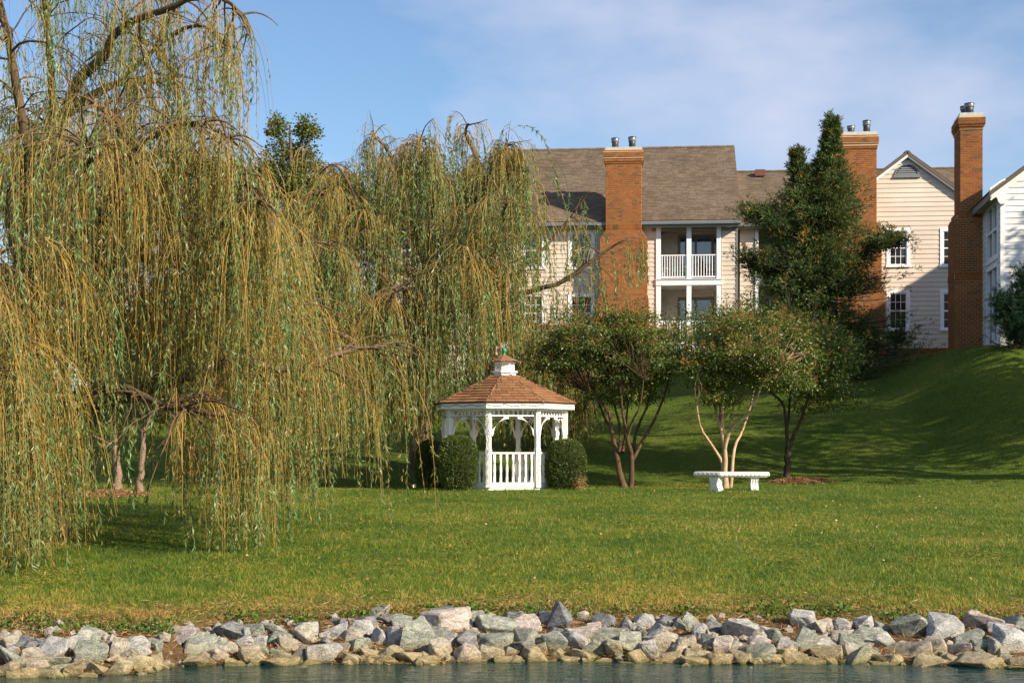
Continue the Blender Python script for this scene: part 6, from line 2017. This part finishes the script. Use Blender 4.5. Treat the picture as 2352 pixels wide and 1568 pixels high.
for rw, lst in rows.items():
    cnt = {}
    for (u, v, w, h, c, Y, sc) in sorted(lst, key=lambda q: q[0]):
        key = (size_word(w), c); cnt[key] = cnt.get(key, 0)+1
        d = min(max(w, h)*rg.uniform(.75, 1.0), .5)
        X = PX(u, Y/KD)
        me = rock_mesh('riprap_stone', w, h, d, rg, ROCK[c][1])
        o = np_obj('riprap_stone', me)
        o.location = (X, Y+d*.12, CZ+(HV-v)/F*Y)
        where = {'top': 'along the grass edge', 'middle': 'midway down the stony bank', 'bottom': 'along the waterline'}[rw]
        tag(o, '%s %s stone %s, %s such from the left' % (size_word(w), ROCK[c][0], where, ORD(cnt[key])), 'stone', 'riprap stones along the pond')

# the stone bank goes on past both edges of the picture
V, Fc, nv = [], [], 0
for i in range(70):
    x = rg.uniform(7.4, 11.0)*(1 if i % 2 else -1); f = rg.random()
    yy = float(shore(np.array([x]))[0])+f*1.4*KD
    me = rock_mesh('tmp', rg.uniform(.2, .5), rg.uniform(.18, .4), rg.uniform(.2, .45), rg, None)
    a = np.zeros(len(me.vertices)*3, np.float32); me.vertices.foreach_get('co', a)
    b = np.zeros(len(me.polygons)*3, np.int32); me.loops.foreach_get('vertex_index', b)
    V.append(a.reshape(-1, 3)+np.array([x, yy, gz(x, yy)+.08])); Fc.append(b.reshape(-1, 3)+nv); nv += len(a)//3
    bpy.data.meshes.remove(me)
o = np_obj('outer_riprap', np_mesh('outer_riprap', np.concatenate(V), np.concatenate(Fc), ROCK['w'][1]))
tag(o, 'grey riprap carrying on along the bank past the picture edges', 'stones', kind='stuff')

# small chips filling the gaps
nf = 420
V, Fc, A = [], [], []
_bm = bmesh.new(); bmesh.ops.create_icosphere(_bm, subdivisions=1, radius=1.0)
cv = np.array([x.co[:] for x in _bm.verts]); cf = np.array([[x.index for x in f.verts] for f in _bm.faces]); _bm.free()
xr_ = rg.uniform(-7.2, 7.6, nf); yo = rg.uniform(.0, 1.35, nf)
for i in range(nf):
    x = xr_[i]; yy = float(shore(np.array([x]))[0])+yo[i]*KD
    s_ = rg.uniform(.03, .10)
    q = cv*(1+rg.normal(size=(len(cv), 1))*.22)*np.array([s_, s_*rg.uniform(.6, 1), s_*rg.uniform(.5, .9)])
    an = rg.uniform(0, 6.28); q = q @ np.array([[math.cos(an), -math.sin(an), 0], [math.sin(an), math.cos(an), 0], [0, 0, 1]])
    V.append(q+np.array([x, yy, gz(x, yy)+s_*.25])); Fc.append(cf+i*len(cv))
o = np_obj('stone_chips', np_mesh('stone_chips', np.concatenate(V), np.concatenate(Fc), ROCK['t'][1], smooth=False))
tag(o, 'small stone chips and rubble wedged between the larger bank stones', 'rubble', kind='stuff')

# ------------------------------------------------------------------ dry litter, weeds and grass
def scatter_blades(name, X, Y, L_, W_, rnd, mat, rng, lean=.5, zoff=-.01):
    n = len(X)
    p = np.stack([X, Y, ground(X, Y)+zoff], 1)
    d = unit(np.stack([rng.normal(size=n)*lean, rng.normal(size=n)*lean, np.ones(n)], 1))
    a = rng.random(n)*math.pi
    s = np.stack([np.cos(a), np.sin(a)*.6, np.zeros(n)], 1)
    bend = np.stack([rng.normal(size=n), rng.normal(size=n), -np.abs(rng.normal(size=n))*.35], 1)*(L_*.30)[:, None]
    v0 = p-s*(W_*.5)[:, None]; v1 = p+s*(W_*.5)[:, None]
    m_ = p+d*(L_*.55)[:, None]
    v2 = m_+s*(W_*.40)[:, None]; v3 = m_-s*(W_*.40)[:, None]
    v4 = p+d*L_[:, None]+bend
    V = np.stack([v0, v1, v4], 1).reshape(-1, 3)
    Fq = np.arange(n*3).reshape(n, 3)
    return np_obj(name, np_mesh(name, V, Fq, mat, {'rnd': np.repeat(np.clip(rnd, 0, 1), 3)}))
rg2 = np.random.default_rng(99)
def lawn_tone(X, Y):
    d = (Y-shore(X))/KD; Y = Y/KD
    t = .02+.70*fbm(X*.5+3, Y*.9+1, 4)+.45*(fbm(X*2.6, Y*3.4, 3)-.5)+.50*(vnoise(X*9, Y*14)-.5)
    t += np.clip((3.4-d)/2.6, 0, 1)*.42*(0.4+1.2*fbm(X*.8+9, Y*1.1, 3))
    # greener, darker blades at the left: the willow's shade put into the tone
    t -= .30*np.clip(1-np.abs(X+6.5)/4.0, 0, 1)*np.clip(1-np.abs(Y-17)/3.5, 0, 1)
    t += .16*np.clip((d-2)/3, 0, 1)*np.clip(1-np.abs(Y-19.5)/4, 0, 1)*(vnoise(X*.25+8, Y*.5)-.2)
    return t
mulch_spots = [(hit(240, 1138), 1.3, .75), (hit(1840, 1108), .95, .6)]
def in_mulch(X, Y):
    r = np.zeros(len(X), bool)
    for (c, a, b) in mulch_spots: r |= ((X-c.x)/a)**2+((Y-c.y)/b)**2 < 1
    return r
def field(n, y0, y1, pw):
    # more blades close to the viewer
    t = rg2.random(n)
    Y = (y0**pw+(y1**pw-y0**pw)*t)**(1/pw)
    X = (rg2.random(n)-.5)*2*(Y*.53+.8)
    return X, Y*KD
X, Y = field(410000, 12.4, 26.8, -.2)
dd = (Y-shore(X))/KD
keep = (dd > 1.2) & (rg2.random(len(X)) < np.clip((dd-1.05)/.7, .12, 1)) & ~in_mulch(X, Y)
X, Y = X[keep], Y[keep]
tone = lawn_tone(X, Y)+rg2.normal(size=len(X))*.13
hgt = rg2.uniform(.03, .10, len(X))*(.25+1.0*vnoise(X*8+2, Y*8)+.5*fbm(X*1.6+2, Y*1.6, 3))
g_ = scatter_blades('lawn_grass', X, Y, hgt, rg2.uniform(.007, .015, len(X)), tone, M['grass'], rg2)
tag(g_, 'mown grass of the sunlit lawn sloping down to the stones', 'grass', kind='stuff')
X, Y = field(160000, 26.8, 46, -.6)
keep = ~in_mulch(X, Y)
X, Y = X[keep], Y[keep]
tone = .10+.72*fbm(X*.4+3, Y*.4+1, 4)+rg2.normal(size=len(X))*.12
g_ = scatter_blades('hill_grass', X, Y, rg2.uniform(.04, .085, len(X)), rg2.uniform(.011, .021, len(X)), tone, M['grass'], rg2)
tag(g_, 'grass covering the shaded hillside below the houses', 'grass', kind='stuff')
# coarse tufts and thatch give the turf its rough grain
n = 60000
X, Y = field(n, 12.9, 26.4, -.4)
cl_ = vnoise(X*5.5+4, Y*4.0)*.6+.4*fbm(X*.7, Y*.7, 2)
k_ = (cl_ > .56) & ((Y-shore(X))/KD > 1.7) & ~in_mulch(X, Y)
X, Y = X[k_], Y[k_]; n = len(X)
g_ = scatter_blades('coarse_turf', X, Y, rg2.uniform(.06, .14, n), rg2.uniform(.009, .017, n), np.clip(.22+.5*vnoise(X*5.5+40, Y*4)+rg2.normal(size=n)*.18, 0, .9), M['grass'], rg2, .55)
tag(g_, 'coarser tufts of grass standing out of the mown lawn', 'grass', kind='stuff')
n = 60000
X, Y = field(n, 13.2, 27, -.4)
k_ = (fbm(X*.9+30, Y*.8, 4) > .57) & ~in_mulch(X, Y)
X, Y = X[k_], Y[k_]; n = len(X)
p = np.stack([X, Y, ground(X, Y)+rg2.uniform(.02, .055, n)], 1)
o = np_obj('thatch', leaf_mesh('thatch', p, rg2.normal(size=(n, 3))*np.array([1, 1, .2]), rg2.uniform(.04, .09, n), rg2.uniform(.005, .010, n), .72+.2*rg2.random(n), M['grass'], rg2, .05))
tag(o, 'patches of dry straw-coloured thatch lying in the lawn', 'thatch', kind='stuff')
# a few taller tufts along the crest
n = 9000
X = rg2.uniform(-13, 14, n); Y = rg2.uniform(25.2, 26.3, n)*KD
k_ = (vnoise(X*3.0, Y*3.0) > .45) & ~in_mulch(X, Y)
g_ = scatter_blades('crest_grass', X[k_], Y[k_], rg2.uniform(.05, .15, k_.sum()), rg2.uniform(.006, .009, k_.sum()), .3+rg2.normal(size=k_.sum())*.15, M['grass'], rg2, .35)
tag(g_, 'taller unmown grass tufts along the lawn crest', 'grass', kind='stuff')
# straw litter between grass and stones
n = 52000
X = rg2.uniform(-7.6, 8.0, n); ysh = shore(X); Y = ysh+rg2.uniform(.25, 2.5, n)*KD
k_ = rg2.random(n) < np.clip(1.5-((Y-ysh)/KD-.6)*.85, .05, 1)*np.clip(fbm(X*1.3, Y*1.3, 3)*2-.25, 0, 1)
X, Y = X[k_], Y[k_]; n = len(X)
p = np.stack([X, Y, ground(X, Y)+rg2.uniform(.0, .035, n)], 1)
d = np.stack([rg2.normal(size=n), rg2.normal(size=n)*.7, np.abs(rg2.normal(size=n))*.22], 1)
o = np_obj('dry_litter', leaf_mesh('dry_litter', p, d, rg2.uniform(.04, .15, n), rg2.uniform(.006, .014, n), rg2.random(n), M['litter'], rg2, .05))
tag(o, 'dry straw and twig litter between the lawn and the stones', 'litter', kind='stuff')
# broad-leaved weeds above the stones
cs = [(90,1428),(130,1440),(200,1445),(240,1450),(290,1448),(330,1445),(40,1440),(110,1455),(540,1420),(560,1430),(700,1425),(690,1432),(1060,1408),(1100,1405),(1130,1412),(1210,1410),(1330,1415),(1560,1405),(1600,1408),(1740,1410),(1780,1404),(1820,1412),(1910,1402),(1930,1412),(2060,1420),(860,1412),(830,1418),(1000,1404),(1440,1402),(2230,1412),(350,1450),(380,1452)]
P_, D_ = [], []
for (u, v) in cs:
    c = hit(u, v)
    n = int(rg2.integers(35, 80))
    q = np.array(c[:])+rg2.normal(size=(n, 3))*np.array([.16, .10, 0])
    q[:, 2] = ground(q[:, 0], q[:, 1])+np.abs(rg2.normal(size=n))*.05
    P_.append(q)
P_ = np.concatenate(P_); n = len(P_)
o = np_obj('weeds', leaf_mesh('weeds', P_, unit(rg2.normal(size=(n, 3))+np.array([0, -.2, .7])), rg2.uniform(.035, .075, n), rg2.uniform(.03, .05, n), rg2.random(n), M['weed'], rg2))
tag(o, 'patches of leafy green weeds above the bank stones', 'weeds', kind='stuff')
# fallen leaves on the lawn
n = 420
X = rg2.uniform(-9, 11, n); Y = rg2.uniform(13.5, 26, n)*KD
p = np.stack([X, Y, ground(X, Y)+.045], 1)
o = np_obj('fallen_leaves', leaf_mesh('fallen_leaves', p, rg2.normal(size=(n, 3))*np.array([1, 1, .25]), rg2.uniform(.04, .08, n), rg2.uniform(.03, .05, n), rg2.random(n), M['litter'], rg2))
tag(o, 'scattered dry fallen leaves lying on the lawn', 'leaves', kind='stuff')

# mulch beds
for i, (c, a, b) in enumerate(mulch_spots):
    n = 26; vs = []; fs = []
    for r_ in range(5):
        for k in range(n):
            an = 2*math.pi*k/n
            f = r_/4*(1+.07*math.sin(k*2.1)+.05*math.sin(k*5.3))
            x, yy = c.x+a*f*math.cos(an), c.y+b*f*math.sin(an)
            vs.append((x, yy, gz(x, yy)+.15*(1-(r_/4)**1.6)-(.02 if r_ == 4 else 0)))
    for r_ in range(4):
        for k in range(n):
            k2 = (k+1) % n
            fs.append((r_*n+k, (r_+1)*n+k, (r_+1)*n+k2, r_*n+k2))
    bed = empty('mulch_bed', (0, 0, 0))
    tag(bed, ['low mound of brown mulch around the two small trees at the left', 'shaded ring of mulch around the dark tree right of the bench'][i], 'mulch bed')
    MB().add(vs, fs, True).build('mound', M['mulch'], bed)
    n = 2600
    rr_ = np.sqrt(rg2.random(n)); an = rg2.random(n)*6.283
    X, Y = c.x+a*rr_*np.cos(an), c.y+b*rr_*np.sin(an)
    p = np.stack([X, Y, ground(X, Y)+.15*(1-rr_**1.6)+.005], 1)
    o = np_obj('chips', leaf_mesh('chips', p, rg2.normal(size=(n, 3))*np.array([1, 1, .3]), rg2.uniform(.03, .08, n), rg2.uniform(.012, .03, n), rg2.random(n), M['litter'] , rg2), bed); o['kind'] = 'stuff'

# little bedding flowers in front of the gazebo
petals = {'orange': M['petal_orange'], 'yellow': M['petal_yellow'], 'pale': M['petal_white']}
def flower(u, v, colr, label):
    p = hit(u, v); s_ = .05
    f = empty('pansy', p); tag(f, label, 'flower', 'bedding flowers in front of the gazebo')
    MB().tube([(0, 0, -.02), (.004, 0, .05), (.008, -.004, .085)], [.005, .004, .003], 5).build('stem', M['weed'], f)
    for k in range(5):
        a = k*2*math.pi/5+.3
        m = MB(); vs = [(0, -.008, .09)]
        for t_ in np.linspace(-.55, .55, 5):
            r_ = s_*(1 if abs(t_) < .4 else .75)
            vs.append((r_*math.cos(a+t_), -.018-.012*math.cos(t_), .09+r_*math.sin(a+t_)))
        m.add(vs, [(0, i, i+1) for i in range(1, 5)]); m.build('petal', petals[colr], f)
    m = MB()
    for k in range(6):
        a = k*1.05
        m.add([(0, 0, 0), (.05*math.cos(a)+.015*math.sin(a), .05*math.sin(a)-.015*math.cos(a), .035), (.085*math.cos(a), .085*math.sin(a), .02), (.05*math.cos(a)-.015*math.sin(a), .05*math.sin(a)+.015*math.cos(a), .035)], [(0, 1, 2, 3)])
    m.build('leaf', M['weed'], f)
FL = [(945,1121,'orange','orange flower farthest left, in the grass by the dark box shrub'), (952,1123,'pale','pale flower beside the leftmost orange one near the dark shrub'), (995,1119,'orange','orange flower between the two left box shrubs'),
 (1068,1121,'yellow','yellow flower at the foot of the large sunlit shrub'), (1090,1122,'orange','orange flower between the large shrub and the left gazebo post'), (1145,1123,'yellow','yellow flower just right of the left front gazebo post'),
 (1172,1121,'orange','orange flower below the middle of the front railing'), (1215,1122,'pale','pale flower below the right end of the front railing'), (1240,1121,'yellow','yellow flower at the foot of the right front gazebo post'),
 (1272,1122,'yellow','yellow flower at the left foot of the right box shrub'), (1302,1121,'orange','orange flower below the middle of the right box shrub'), (1330,1122,'pale','pale flower beside the dry patch of the right shrub')]
for f in FL: flower(*f)
